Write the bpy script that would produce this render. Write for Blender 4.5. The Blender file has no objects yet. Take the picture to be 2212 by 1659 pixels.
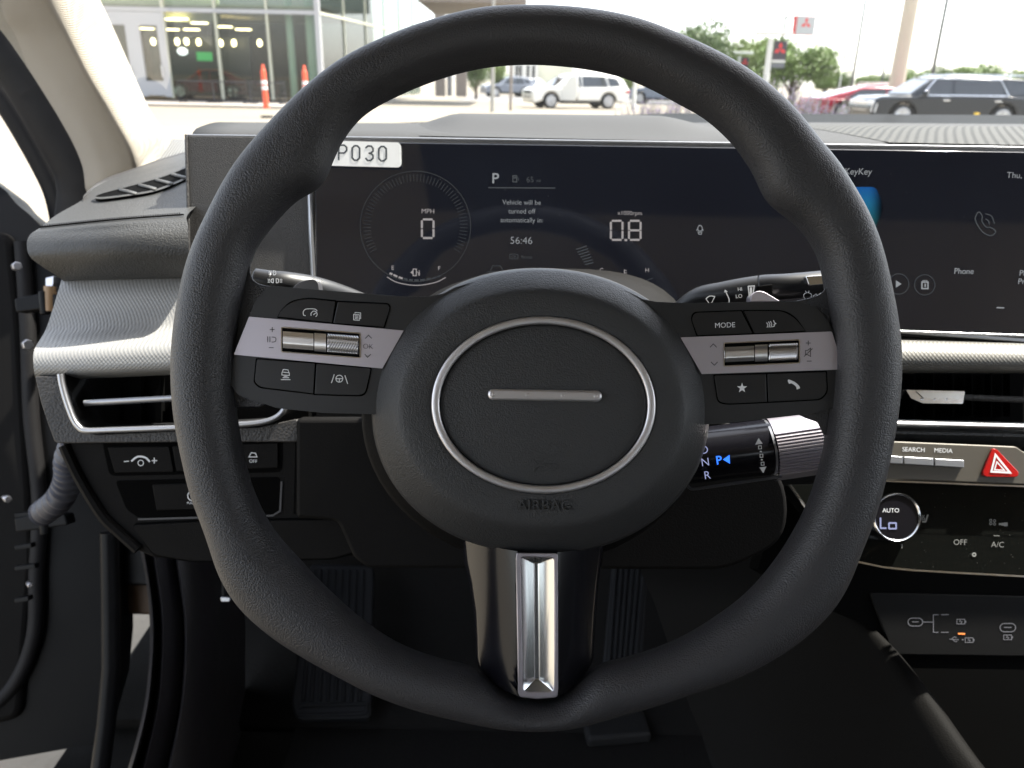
import bpy, bmesh, math, random
from mathutils import Vector, Matrix, Euler
random.seed(7)
rad = math.radians
SC = bpy.context.scene
COL = SC.collection

# ------------------------------------------------------------------ camera
CAM_Z = 1.08
GZ = -0.22                                   # the lot lies a little below the cabin floor datum
FPX, CX, CY = 1700.0, 1106.0, 829.5          # focal length and centre on a 2212 x 1659 frame
PITCH, ROLL = 21.1, 1.2
camd = bpy.data.cameras.new("camera")
cam = bpy.data.objects.new("camera", camd)
COL.objects.link(cam)
CM = Euler((rad(90 - PITCH), 0, 0)).to_matrix() @ Euler((0, 0, rad(ROLL))).to_matrix()
cam.matrix_world = Matrix.Translation((0, 0, CAM_Z)) @ CM.to_4x4()
camd.sensor_width = 36.0
camd.lens = 36.0 * FPX / 2212.0
camd.clip_start, camd.clip_end = 0.02, 3000
camd.dof.use_dof = True
camd.dof.focus_distance = 0.43
camd.dof.aperture_fstop = 13.5
SC.camera = cam

# ------------------------------------------------------------------ light
SUN_AZ, SUN_EL = 62.0, 57.0                  # degrees right of straight ahead, above the horizon
wd = bpy.data.worlds.new("World"); SC.world = wd; wd.use_nodes = True
nt = wd.node_tree
bg = nt.nodes["Background"]
sky = nt.nodes.new("ShaderNodeTexSky")
sky.sky_type = 'NISHITA'; sky.sun_disc = False
sky.sun_elevation = rad(SUN_EL); sky.sun_rotation = rad(SUN_AZ)
sky.air_density, sky.dust_density, sky.ozone_density = 1.0, 1.6, 1.5
hsv = nt.nodes.new('ShaderNodeHueSaturation'); hsv.inputs['Saturation'].default_value = .42      # thin white summer haze
nt.links.new(sky.outputs[0], hsv.inputs['Color']); nt.links.new(hsv.outputs[0], bg.inputs[0])
bg.inputs[1].default_value = 0.15
sl = bpy.data.lights.new("sun", 'SUN'); sl.energy = 4.0; sl.angle = rad(0.6); sl.color = (1.0, 0.95, 0.86)
so = bpy.data.objects.new("sun", sl); COL.objects.link(so)
sdir = Vector((math.cos(rad(SUN_EL)) * math.sin(rad(SUN_AZ)), math.cos(rad(SUN_EL)) * math.cos(rad(SUN_AZ)), math.sin(rad(SUN_EL))))
so.rotation_euler = sdir.to_track_quat('Z', 'Y').to_euler()
so.location = sdir * 30
SC.view_settings.view_transform = 'Standard'; SC.view_settings.look = 'None'
SC.view_settings.gamma = 1.0; SC.view_settings.use_curve_mapping = False
SC.view_settings.exposure = 2.2
SC.cycles.use_denoising = True
SC.cycles.max_bounces = 8; SC.cycles.diffuse_bounces = 4; SC.cycles.glossy_bounces = 4
SC.cycles.transparent_max_bounces = 16; SC.cycles.transmission_bounces = 4
SC.cycles.sample_clamp_indirect = 6.0
SC.cycles.caustics_reflective = False; SC.cycles.caustics_refractive = False

# ------------------------------------------------------------------ projection helpers (photo point + distance -> place)
CO = Vector((0, 0, CAM_Z))
CR, CU, CF = CM @ Vector((1, 0, 0)), CM @ Vector((0, 1, 0)), CM @ Vector((0, 0, -1))
def ray(px, py): return CF + CR * ((px - CX) / FPX) - CU * ((py - CY) / FPX)
def W(px, py, d): return CO + ray(px, py) * d
def G(px, py, z=-.22):
    r = ray(px, py); t = (z - CAM_Z) / r.z
    return CO + r * t
def horizon(px):
    # row where the horizon crosses this column
    a, b = ray(px, 0).z, ray(px, 400).z
    return 400 * a / (a - b)
class Fr:
    """a plane through a place, facing the driver; px -> points on it"""
    def __init__(s, px, py, d, tilt=0, pan=0):
        s.o = W(px, py, d)
        R = Matrix.Rotation(rad(tilt), 3, CR) @ Matrix.Rotation(rad(pan), 3, CU)
        s.u, s.v, s.n = R @ CR, R @ CU, R @ (-CF)
    def __call__(s, px, py, h=0.0):
        r = ray(px, py)
        t = (s.o - CO).dot(s.n) / r.dot(s.n)
        return CO + r * t + s.n * h
    def uv(s, px, py):
        p = s(px, py) - s.o
        return p.dot(s.u), p.dot(s.v)
    def loc(s, u, v, h=0.0): return s.o + s.u * u + s.v * v + s.n * h

def spl(pts, n=8, closed=False):
    """Catmull-Rom through points (tuples of any length)"""
    P = [Vector(p) if len(p) > 1 else p for p in pts]
    N = len(P); out = []
    rng = range(N if closed else N - 1)
    for i in rng:
        if closed: a, b, c, d = P[(i-1) % N], P[i], P[(i+1) % N], P[(i+2) % N]
        else: a, b, c, d = P[max(i-1, 0)], P[i], P[i+1], P[min(i+2, N-1)]
        for k in range(n):
            t = k / n
            out.append(0.5 * ((2*b) + (c-a)*t + (2*a-5*b+4*c-d)*t*t + (3*b-a-3*c+d)*t**3))
    if not closed: out.append(P[-1].copy())
    return out
def rnd(pts, r, n=5):
    """round the corners of a closed 2-D polygon; r number or list"""
    N = len(pts); out = []
    for i in range(N):
        ri = r[i] if isinstance(r, (list, tuple)) else r
        a, b, c = Vector(pts[i-1]), Vector(pts[i]), Vector(pts[(i+1) % N])
        if ri <= 0: out.append(tuple(b)); continue
        la, lc = (a-b).length, (c-b).length
        p = b + (a-b) * min(.49, ri/la); q = b + (c-b) * min(.49, ri/lc)
        for k in range(n + 1):
            t = k / n
            out.append(tuple(p*(1-t)**2 + b*2*t*(1-t) + q*t*t))
    return out
def circ(cx, cy, rx, ry=None, n=32, a0=0, a1=360):
    ry = rx if ry is None else ry
    full = abs(a1 - a0) >= 360
    return [(cx + rx*math.cos(rad(a0 + (a1-a0)*k/(n if full else n-1))), cy + ry*math.sin(rad(a0 + (a1-a0)*k/(n if full else n-1)))) for k in range(n)]

def q4(x0, y0, x1, y1): return [(x0, y0), (x1, y0), (x1, y1), (x0, y1)]
def capsule(x0, y0, x1, y1, r, n=10):
    a = math.atan2(y1-y0, x1-x0)
    return [(x0 + r*math.cos(a + math.pi/2 + math.pi*k/n), y0 + r*math.sin(a + math.pi/2 + math.pi*k/n)) for k in range(n+1)] + \
           [(x1 + r*math.cos(a - math.pi/2 + math.pi*k/n), y1 + r*math.sin(a - math.pi/2 + math.pi*k/n)) for k in range(n+1)]

class MB:
    def __init__(s): s.v, s.f = [], []
    def add(s, verts, faces):
        o = len(s.v); s.v += [tuple(v) for v in verts]; s.f += [tuple(i + o for i in f) for f in faces]; return s
    def prism(s, fr, pts, h0, h1):
        n = len(pts)
        vs = [fr(p[0], p[1], h0) for p in pts] + [fr(p[0], p[1], h1) for p in pts]
        fs = [tuple(range(n))[::-1], tuple(range(n, 2*n))] + [(i, (i+1) % n, n + (i+1) % n, n + i) for i in range(n)]
        return s.add(vs, fs)
    def extr(s, poly, vec):
        n = len(poly); vec = Vector(vec)
        vs = [Vector(p) for p in poly] + [Vector(p) + vec for p in poly]
        fs = [tuple(range(n))[::-1], tuple(range(n, 2*n))] + [(i, (i+1) % n, n + (i+1) % n, n + i) for i in range(n)]
        return s.add(vs, fs)
    def sheet(s, fr, pts, h):
        return s.add([fr(p[0], p[1], h) for p in pts], [tuple(range(len(pts)))])
    def grid(s, rows, cu=False, cv=False, caps=False):
        nr, nc = len(rows), len(rows[0]); vs = [p for r in rows for p in r]; fs = []
        for i in range(nr if cv else nr - 1):
            for j in range(nc if cu else nc - 1):
                a, b = i, (i+1) % nr; c, d = j, (j+1) % nc
                fs.append((a*nc + c, a*nc + d, b*nc + d, b*nc + c))
        if caps: fs += [tuple(range(nc))[::-1], tuple(range((nr-1)*nc, nr*nc))]
        return s.add(vs, fs)
    def tube(s, pts, r, n=12, caps=True, flat=1.0, up=None):
        P = [Vector(p) for p in pts]; rows = []
        up = Vector(up) if up else None; last = None
        for i, p in enumerate(P):
            t = (P[min(i+1, len(P)-1)] - P[max(i-1, 0)]).normalized()
            if up is not None: a = up - t * up.dot(t)
            elif last is None: a = t.orthogonal()
            else: a = last - t * last.dot(t)
            a.normalize(); last = a; b = t.cross(a)
            ri = r[i] if isinstance(r, (list, tuple)) else r
            rows.append([p + a*(ri*flat*math.cos(2*math.pi*k/n)) + b*(ri*math.sin(2*math.pi*k/n)) for k in range(n)])
        return s.grid(rows, cu=True, caps=caps)
    def box(s, c, size, R=None):
        c = Vector(c); vs = []
        for x in (-.5, .5):
            for y in (-.5, .5):
                for z in (-.5, .5):
                    q = Vector((x*size[0], y*size[1], z*size[2])); vs.append(c + (R @ q if R else q))
        return s.add(vs, [(0,1,3,2), (4,6,7,5), (0,4,5,1), (2,3,7,6), (0,2,6,4), (1,5,7,3)])
    def ball(s, c, r, n=8, m=6, sz=(1,1,1)):
        c = Vector(c); rows = []
        for i in range(m + 1):
            t = math.pi * i / m
            rows.append([c + Vector((r*sz[0]*math.sin(t)*math.cos(2*math.pi*k/n), r*sz[1]*math.sin(t)*math.sin(2*math.pi*k/n), r*sz[2]*math.cos(t))) for k in range(n)])
        return s.grid(rows, cu=True)
    def stroke(s, fr, pts, w, h, closed=False):
        """flat line of width w (px) along px points"""
        P = [Vector((p[0], p[1])) for p in pts]; n = len(P); L, R = [], []
        for i in range(n):
            a = P[i-1] if (closed or i > 0) else P[i]; c = P[(i+1) % n] if (closed or i < n-1) else P[i]
            d1 = (P[i]-a); d2 = (c-P[i])
            if d1.length < 1e-6: d1 = d2
            if d2.length < 1e-6: d2 = d1
            d1 = d1.normalized(); d2 = d2.normalized()
            t = (d1 + d2)
            t = t.normalized() if t.length > 1e-6 else d1
            nn = Vector((-t.y, t.x)); k = max(.4, nn.dot(Vector((-d1.y, d1.x))))
            e = (Vector((0,0)) if closed or 0 < i < n-1 else (t * (-w*.15 if i == 0 else w*.15)))
            L.append(P[i] + e + nn*(w/2/k)); R.append(P[i] + e - nn*(w/2/k))
        vs = [fr(p.x, p.y, h) for p in L] + [fr(p.x, p.y, h) for p in R]
        fs = [(i, (i+1) % n, n + (i+1) % n, n + i) for i in range(n if closed else n-1)]
        return s.add(vs, fs)
    def text(s, fr, txt, px, py, hpx, h=0.0004, align='CENTER', rot=0.0, sx=1.0, off=0.0, ext=0.0, shear=0.0, spacing=1.0):
        """px,py: middle of the capitals; hpx: capital height; rot: clockwise degrees in the photo"""
        cu = bpy.data.curves.new("t", 'FONT'); cu.body = txt; cu.align_x = align; cu.size = 1.0
        cu.offset = off; cu.shear = shear; cu.space_character = spacing; cu.resolution_u = 4
        ob = bpy.data.objects.new("t", cu); COL.objects.link(ob)
        me = ob.evaluated_get(bpy.context.evaluated_depsgraph_get()).to_mesh()
        cap = 0.70; k = hpx / cap; c, sn = math.cos(rad(rot)), math.sin(rad(rot)); vs = []
        for v in me.vertices:
            x, y = v.co.x * k * sx, -(v.co.y - cap/2) * k
            vs.append(fr(px + x*c - y*sn, py + x*sn + y*c, h))
        n = len(vs); fs = [tuple(p.vertices) for p in me.polygons]
        if ext:
            ed = {}
            for f in fs:
                for a, b in zip(f, f[1:] + f[:1]):
                    if (b, a) in ed: ed.pop((b, a))
                    else: ed[(a, b)] = 1
            vs = vs + [v - fr.n * ext for v in vs]
            fs = fs + [(a, b, b + n, a + n) for a, b in ed]
        s.add(vs, fs)
        bpy.data.objects.remove(ob); bpy.data.curves.remove(cu)
        return s
    def build(s, name, mat, parent=None, bevel=0, seg=3, smooth=True, angle=40, solid=0, sub=0, blimit=30):
        me = bpy.data.meshes.new(name); me.from_pydata(s.v, [], s.f)
        bm = bmesh.new(); bm.from_mesh(me)
        bmesh.ops.recalc_face_normals(bm, faces=bm.faces); bm.to_mesh(me); bm.free()
        me.materials.append(mat)
        if smooth:
            me.polygons.foreach_set("use_smooth", [True]*len(me.polygons))
            me.set_sharp_from_angle(angle=rad(angle))
        ob = bpy.data.objects.new(name, me); COL.objects.link(ob)
        if parent is not None:
            ob.parent = parent
            g = Vector((0, 0, 0)); q = parent
            while q is not None: g += q.location; q = q.parent
            ob.location = -g
        if sub:
            m = ob.modifiers.new("sub", 'SUBSURF'); m.levels = m.render_levels = sub
        if solid:
            m = ob.modifiers.new("solid", 'SOLIDIFY'); m.thickness = abs(solid); m.offset = -1 if solid > 0 else 1
        if bevel:
            m = ob.modifiers.new("bevel", 'BEVEL'); m.width = bevel; m.segments = seg; m.limit_method = 'ANGLE'; m.angle_limit = rad(blimit)
        return ob
def tag(o, label=None, cat=None, group=None, kind=None):
    if label: o["label"] = label
    if cat: o["category"] = cat
    if group: o["group"] = group
    if kind: o["kind"] = kind
    return o
def thing(name, label, cat, loc=(0, 0, 0), group=None, rz=0):
    o = bpy.data.objects.new(name, None); COL.objects.link(o); o.location = loc; o.rotation_euler.z = rz
    o.empty_display_size = .05
    return tag(o, label, cat, group)

# ------------------------------------------------------------------ materials
def mat(name, col, rough=.5, metal=0.0, spec=.5, coat=0.0, coat_r=.05, emit=None, es=1.0, bump=None, var=0.0, vscale=40, rvar=0.0, sheen=0.0):
    """bump: list of (kind, scale, distance) with kind voronoi | noise | knurl | ribs | weave"""
    m = bpy.data.materials.new(name); m.use_nodes = True
    N, L = m.node_tree.nodes, m.node_tree.links
    b = N["Principled BSDF"]
    b.inputs["Base Color"].default_value = (*col, 1); b.inputs["Roughness"].default_value = rough
    b.inputs["Metallic"].default_value = metal; b.inputs["Specular IOR Level"].default_value = spec
    b.inputs["Coat Weight"].default_value = coat; b.inputs["Coat Roughness"].default_value = coat_r
    if sheen: b.inputs["Sheen Weight"].default_value = sheen
    if emit:
        b.inputs["Emission Color"].default_value = (*emit, 1); b.inputs["Emission Strength"].default_value = es
    tc = N.new("ShaderNodeTexCoord")
    def math_(op, a, c=None, d=None):
        n = N.new("ShaderNodeMath"); n.operation = op
        for i, x in enumerate((a, c, d)):
            if x is None: continue
            if isinstance(x, (int, float)): n.inputs[i].default_value = x
            else: L.new(x, n.inputs[i])
        return n.outputs[0]
    if var or rvar:
        n = N.new("ShaderNodeTexNoise"); n.inputs["Scale"].default_value = vscale; n.inputs["Detail"].default_value = 5
        L.new(tc.outputs["Object"], n.inputs["Vector"])
        if var:
            mx = N.new("ShaderNodeMix"); mx.data_type = 'RGBA'
            mx.inputs[6].default_value = (*[c*(1-var) for c in col], 1); mx.inputs[7].default_value = (*[min(1, c*(1+var)) for c in col], 1)
            L.new(n.outputs["Fac"], mx.inputs[0]); L.new(mx.outputs[2], b.inputs["Base Color"])
        if rvar:
            L.new(math_('MULTIPLY_ADD', n.outputs["Fac"], rvar*2, rough - rvar), b.inputs["Roughness"])
    last = None
    for kind, scale, dist in (bump or []):
        if kind == 'voronoi':
            t = N.new("ShaderNodeTexVoronoi"); t.inputs["Scale"].default_value = scale; t.feature = 'SMOOTH_F1'
            t.inputs["Smoothness"].default_value = .35; t.inputs["Randomness"].default_value = 1
            L.new(tc.outputs["Object"], t.inputs["Vector"]); h = math_('SUBTRACT', 1.0, t.outputs["Distance"])
        elif kind == 'noise':
            t = N.new("ShaderNodeTexNoise"); t.inputs["Scale"].default_value = scale; t.inputs["Detail"].default_value = 4
            L.new(tc.outputs["Object"], t.inputs["Vector"]); h = t.outputs["Fac"]
        else:
            sp = N.new("ShaderNodeSeparateXYZ")
            mp = N.new("ShaderNodeMapping"); mp.inputs["Rotation"].default_value = (-rad(PITCH), 0, 0)
            L.new(tc.outputs["Object"], mp.inputs["Vector"]); L.new(mp.outputs[0], sp.inputs[0])
            k = 2*math.pi*scale
            def wave(ax, az):
                v = math_('MULTIPLY_ADD', sp.outputs[0], ax*k, math_('MULTIPLY', sp.outputs[2], az*k))
                return math_('SINE', v)
            if kind == 'ribs': h = wave(0.55, .83)
            elif kind == 'knurl': h = math_('ADD', wave(.60, .80), wave(-.60, .80))
            else: h = math_('MULTIPLY', wave(1, 0), wave(0, 1))
        bp = N.new("ShaderNodeBump"); bp.inputs["Strength"].default_value = 1.0; bp.inputs["Distance"].default_value = dist
        L.new(h, bp.inputs["Height"])
        if last: L.new(last, bp.inputs["Normal"])
        last = bp.outputs[0]
    if last: L.new(last, b.inputs["Normal"])
    return m
def glass_mat(name, tint=(1, 1, 1), refl=1.0, rough=0.0, ior=1.45):
    m = bpy.data.materials.new(name); m.use_nodes = True
    N, L = m.node_tree.nodes, m.node_tree.links; N.remove(N["Principled BSDF"])
    out = N["Material Output"]
    t = N.new("ShaderNodeBsdfTransparent"); t.inputs[0].default_value = (*tint, 1)
    g = N.new("ShaderNodeBsdfGlossy"); g.inputs["Roughness"].default_value = rough
    f = N.new("ShaderNodeFresnel"); f.inputs[0].default_value = ior
    mu = N.new("ShaderNodeMath"); mu.operation = 'MULTIPLY'; mu.inputs[1].default_value = refl; mu.use_clamp = True
    mx = N.new("ShaderNodeMixShader")
    L.new(f.outputs[0], mu.inputs[0]); L.new(mu.outputs[0], mx.inputs[0]); L.new(t.outputs[0], mx.inputs[1]); L.new(g.outputs[0], mx.inputs[2])
    L.new(mx.outputs[0], out.inputs[0])
    return m

M = {}
M['rim'] = mat("rim_leather", (.029, .0285, .031), .46, spec=.5, bump=[('voronoi', 1200, .00025), ('noise', 500, .0001)], rvar=.06, vscale=60)
M['hub'] = mat("hub_vinyl", (.027, .0275, .0285), .5, bump=[('voronoi', 1300, .00018), ('noise', 500, .00015)], rvar=.05, vscale=80)
M['pod'] = mat("pod_plastic", (.013, .013, .014), .42, rvar=.04, vscale=90)
M['button'] = mat("button_plastic", (.010, .010, .011), .33, rvar=.04, vscale=120)
M['plate'] = mat("satin_plate", (.50, .465, .505), .40, metal=.85, rvar=.03, vscale=150)
M['ring'] = mat("satin_ring", (.68, .66, .67), .36, metal=.9, rvar=.04, vscale=90)
M['chrome'] = mat("chrome", (.78, .78, .78), .14, metal=1.0, rvar=.04, vscale=200)
M['roller'] = mat("roller_metal", (.84, .82, .82), .30, metal=.95)
M['knurl'] = mat("knurled_metal", (.72, .71, .71), .22, metal=1.0)
M['gloss'] = mat("gloss_black", (.006, .0058, .008), .20, spec=.3, coat=.1, coat_r=.10, rvar=.03, vscale=60)
M['panelgloss'] = mat("climate_gloss", (.0045, .005, .0045), .12, spec=.12, rvar=.03, vscale=60)
M['recess'] = mat("recess_silver", (.75, .76, .75), .17, metal=1.0)
M['white'] = mat("white_print", (.75, .76, .78), .5)
M['print'] = mat("grey_print", (.045, .045, .05), .5)
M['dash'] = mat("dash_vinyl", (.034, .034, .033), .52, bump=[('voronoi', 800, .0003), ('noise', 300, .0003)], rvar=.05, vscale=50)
M['dashtop'] = mat("dash_top", (.047, .047, .047), .75, spec=.12, bump=[('noise', 700, .0003)], var=.06, vscale=25)
M['grain'] = mat("grain_plastic", (.028, .026, .025), .55, bump=[('voronoi', 520, .0004)], rvar=.05, vscale=60)
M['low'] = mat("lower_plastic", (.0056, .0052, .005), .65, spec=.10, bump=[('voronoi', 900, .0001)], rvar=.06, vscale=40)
M['trim'] = mat("silver_texture", (.28, .277, .268), .55, metal=.3, bump=[('knurl', 520, .00006)])
M['fabricpanel'] = mat("woven_panel", (.030, .028, .026), .55, bump=[('noise', 1300, .0006)], var=.6, vscale=1100)
M['screen'] = mat("screen_glass", (.0045, .006, .0085), .05, spec=.95, rvar=.02, var=.7, vscale=9, emit=(.8,.78,1.2), es=.0015)
M['bezel'] = mat("bezel_silver", (.36, .365, .38), .34, metal=.85)
M['trimdark'] = mat("silver_texture_darkened", (.13, .126, .115), .55, metal=.3, bump=[('knurl', 520, .00006)])  # copy of the silver texture, colour lowered to offset direct sun on the right band
M['conpad'] = mat("console_pad", (.0042, .0039, .0036), .7, spec=.07, bump=[('voronoi', 900, .00015)])
M['void'] = mat("void_black", (.0022, .0022, .0022), .8, spec=.03)
M['beige'] = mat("pillar_cloth", (.30, .262, .205), .85, bump=[('weave', 500, .0004), ('noise', 500, .0002)], var=.05, vscale=300, sheen=.2)
M['rubber'] = mat("seal_rubber", (.006, .0055, .006), .65, spec=.25, rvar=.08, vscale=40)
def dusty(name, col, g, rough):
    m = bpy.data.materials.new(name); m.use_nodes = True
    N, L = m.node_tree.nodes, m.node_tree.links; N.remove(N["Principled BSDF"])
    d = N.new("ShaderNodeBsdfDiffuse"); d.inputs[0].default_value = (*col, 1)
    s = N.new("ShaderNodeBsdfGlossy"); s.inputs["Roughness"].default_value = rough
    x = N.new("ShaderNodeMixShader"); x.inputs[0].default_value = g
    L.new(d.outputs[0], x.inputs[1]); L.new(s.outputs[0], x.inputs[2]); L.new(x.outputs[0], N["Material Output"].inputs[0])
    return m
M['bonnet'] = dusty('bonnet_paint', (.016,.017,.018), .05, .25)
M['jamb'] = mat('jamb_black', (.0035,.0035,.004), .45, spec=.14, rvar=.12, vscale=12)
M['paint'] = mat("black_paint", (.006, .006, .007), .12, coat=1.0, coat_r=.03)
M['carpet'] = mat("carpet", (.011, .0105, .010), .95, spec=.1, bump=[('noise', 600, .002)], var=.3, vscale=200)
M['seat'] = mat("seat_leather", (.030, .028, .028), .5, bump=[('voronoi', 500, .0004)])
M['bolt'] = mat("bolt_steel", (.55, .54, .56), .35, metal=1.0)
M['warm'] = mat("button_bar_satin", (.072, .063, .048), .5, metal=.2, rvar=.04, vscale=120)
def emis(name, c, s): return mat(name, (.01, .01, .01), .5, emit=c, es=s)
M['lit'] = emis("lit_grey", (.62, .66, .70), .085)
M['litdim'] = emis("lit_dim", (.40, .50, .60), .014)
M['litring'] = emis("lit_ring", (.40, .50, .60), .006)
M['litwhite'] = emis("lit_white", (.80, .74, .74), .085)
M['litblue'] = emis("lit_blue", (.03, .18, 1.0), .40)
M['litviolet'] = emis("lit_violet", (.55, .60, 1.0), .13)
# ================================================================== GROUND
gm = mat("concrete", (.185, .160, .122), .9, var=.14, vscale=.35, bump=[('noise', 30, .004)])
gm2 = mat("asphalt", (.16, .155, .15), .9, var=.12, vscale=.6, bump=[('noise', 60, .004)])
def flat(name, pts, z, m, kind='structure'):
    o = MB().add([(x, y, z) for x, y in pts], [tuple(range(len(pts)))]).build(name, m, smooth=False); return tag(o, kind=kind)
flat("ground", [(-900,-900),(900,-900),(900,1500),(-900,1500)], GZ, gm)
flat("road", [(-4,54),(150,50),(150,74),(-4,76)], GZ + .004, gm2)
kb = MB(); kb.box((-28, 36.6, GZ + .06), (42, 4.2, .12)); tag(kb.build("pavement", mat("pavement_concrete", (.33,.29,.25), .9, var=.1, vscale=.8), bevel=.03), kind='structure')

# ================================================================== THE CAR ROUND THE DRIVER
car = thing("driven_car", "black sedan around the driver, its bonnet, open door, beige pillar and windscreen in view", "car", (0.37, 0, 0.2))
def hoodz(x):
    if x < .31: return 1.0275 - (.31 - x)*.053 - .05*max(0, -.25 - x)
    return 1.0275 + .0142*(x - .31) - .06*max(0, x - 1.05)
rows = []
for y in (1.12, 1.20, 1.30, 1.40, 1.5, 1.6, 1.75, 1.95, 2.15):
    rows.append([Vector((x, y, hoodz(x) - .012*abs(y-1.6)/.4 - .25*max(0, 1.2-y) - .06*max(0, y-1.65)**1.5)) for x in [-.58 + 1.9*k/40 for k in range(41)]])
MB().grid(rows).build("bonnet", M['bonnet'], car, angle=180, solid=.01)
gl = glass_mat("windscreen_glass", (.965, .975, .965), .12)
b0, t0 = (1.16, 1.012), (.50, 1.385)
rows = []
for k in range(9):
    t = k/8; rows.append([Vector((x, b0[0] + (t0[0]-b0[0])*t - .05*((x-.37)/.95)**2, b0[1] + (t0[1]-b0[1])*t)) for x in [-.62 + 1.98*j/12 for j in range(13)]])
MB().grid(rows).build("windscreen", gl, car, angle=180)
lin = mat("headliner", (.55,.51,.44), .9, bump=[('noise', 400, .0006)])
# roof with header
rows = []
for y, z in ((.525,1.362),(.48,1.392),(.3,1.42),(-.4,1.45),(-1.2,1.43),(-1.9,1.36)):
    rows.append([Vector((.37 + xx, y - .045*(xx/.95)**2, z - .05*(xx/.95)**4)) for xx in [-.95 + 1.9*j/12 for j in range(13)]])
MB().grid(rows).build("roof_lining", lin, car, solid=-.05)
mb = MB(); mb.box((.40, .19, 1.415), (1.1, .42, .012)); mb.build('added_roof_panel', mat('roof_panel_black', (.012,.012,.013), .6), car)  # added dark panel, out of view, giving the screen reflections a shape
# right side: door panel, pillars, glass ; left rear side
def side(x, sx, y0, y1):
    mb = MB(); mb.box((x, (y0+y1)/2, .62), (.12, y1-y0, .70)); return mb
side(1.33, 1, -2.0, 1.15).build("door_panel", M['seat'], car, bevel=.03)
mb = MB(); mb.box((1.30, -.62, 1.17), (.08, .16, .5)); mb.build("pillar", lin, car, bevel=.02)
mb = MB(); mb.box((-.62, -.75, .95), (.12, .22, 1.0)); mb.build("pillar", lin, car, bevel=.02)
side(-.63, -1, -2.0, -.80).build("rear_door_panel", M['seat'], car, bevel=.03)
for x in (1.28, -.56):
    mb = MB(); mb.box((x, -1.75, 1.17), (.10, .35, .5)); mb.build("rear_pillar", lin, car, bevel=.02)
MB().tube([(1.33,1.12,1.02),(1.29,.85,1.20),(1.24,.56,1.36)], .05, 10).build("pillar", lin, car)
mb = MB(); mb.box((-.585, -.1, .08), (.11, 1.5, .30)); mb.build('rocker_sill', M['jamb'], car, bevel=.03)
# rear bench, shelf
mb = MB(); mb.box((.37, -1.55, .62), (1.75, .20, .85)); mb.build("rear_backrest", M['seat'], car, bevel=.06)
mb = MB(); mb.box((.37, -1.95, .98), (1.8, .7, .05)); mb.build("rear_shelf", M['seat'], car, bevel=.01)
mb = MB(); mb.box((.37, -1.25, .42), (1.75, .55, .2)); mb.build("rear_cushion", M['seat'], car, bevel=.06)
mb = MB(); mb.box((.37, -.2, .14), (2.0, 4.2, .06)); mb.build("floor", M['carpet'], car)
MB().grid([[Vector((x, y, z)) for x in (-.60, 1.33)] for y, z in ((.9,.172),(1.12,.20),(1.20,.38),(1.22,.75),(1.16,.96))]).build("firewall", M['carpet'], car, solid=.02)
# sill and kick panel curves at the left of the footwell
def col(pts, d0, d1):
    q = spl([Vector(p) for p in pts], 6); n = len(q)
    return [W(p[0], p[1], d0 + (d1-d0)*i/(n-1)) for i, p in enumerate(q)]
cols = [col([(296,1150),(316,1260),(323,1340),(322,1430),(308,1540),(270,1680),(240,1760)], .985, .90),
        col([(303,1150),(322,1260),(330,1340),(328,1430),(315,1540),(278,1680),(248,1760)], .955, .87),
        col([(310,1150),(328,1260),(337,1340),(336,1430),(323,1540),(288,1680),(258,1760)], .975, .90),
        col([(318,1150),(336,1260),(345,1340),(344,1430),(331,1540),(297,1680),(268,1760)], .985, .91),
        col([(326,1150),(343,1260),(352,1340),(351,1430),(340,1540),(306,1680),(278,1760)], .955, .88),
        col([(345,1150),(362,1260),(371,1340),(369,1430),(358,1540),(326,1680),(300,1760)], .965, .90),
        col([(366,1150),(382,1260),(392,1340),(392,1430),(382,1540),(350,1680),(325,1760)], .980, .91),
        col([(370,1150),(386,1260),(396,1340),(396,1430),(386,1540),(355,1680),(330,1760)], .990, .92),
        col([(376,1150),(392,1260),(402,1340),(402,1430),(392,1540),(362,1680),(338,1760)], .960, .89),
        col([(410,1150),(425,1260),(430,1340),(430,1430),(424,1540),(412,1680),(400,1760)], .975, .91),
        col([(470,1150),(475,1260),(478,1340),(474,1430),(468,1540),(460,1680),(455,1760)], 1.10, 1.02),
        col([(520,1150),(525,1260),(530,1340),(530,1430),(530,1540),(530,1680),(530,1760)], 1.30, 1.15)]
mb = MB().grid([[c[i] for c in cols] for i in range(len(cols[0]))])
mb.build("sill_trim", mat("sill_plastic", (.020,.018,.020), .45, rvar=.05), car, angle=60)
MB().tube([W(486,1230,.93), W(486,1300,.925)], .004, 8).build("hood_latch_rod", M['low'], car)
MB().prism(Fr(486, 1296, .92), rnd([(476,1290),(497,1291),(496,1300),(477,1300)], 2), -.004, 0).build("latch_lever", M['bezel'], car, bevel=.001)

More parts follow.
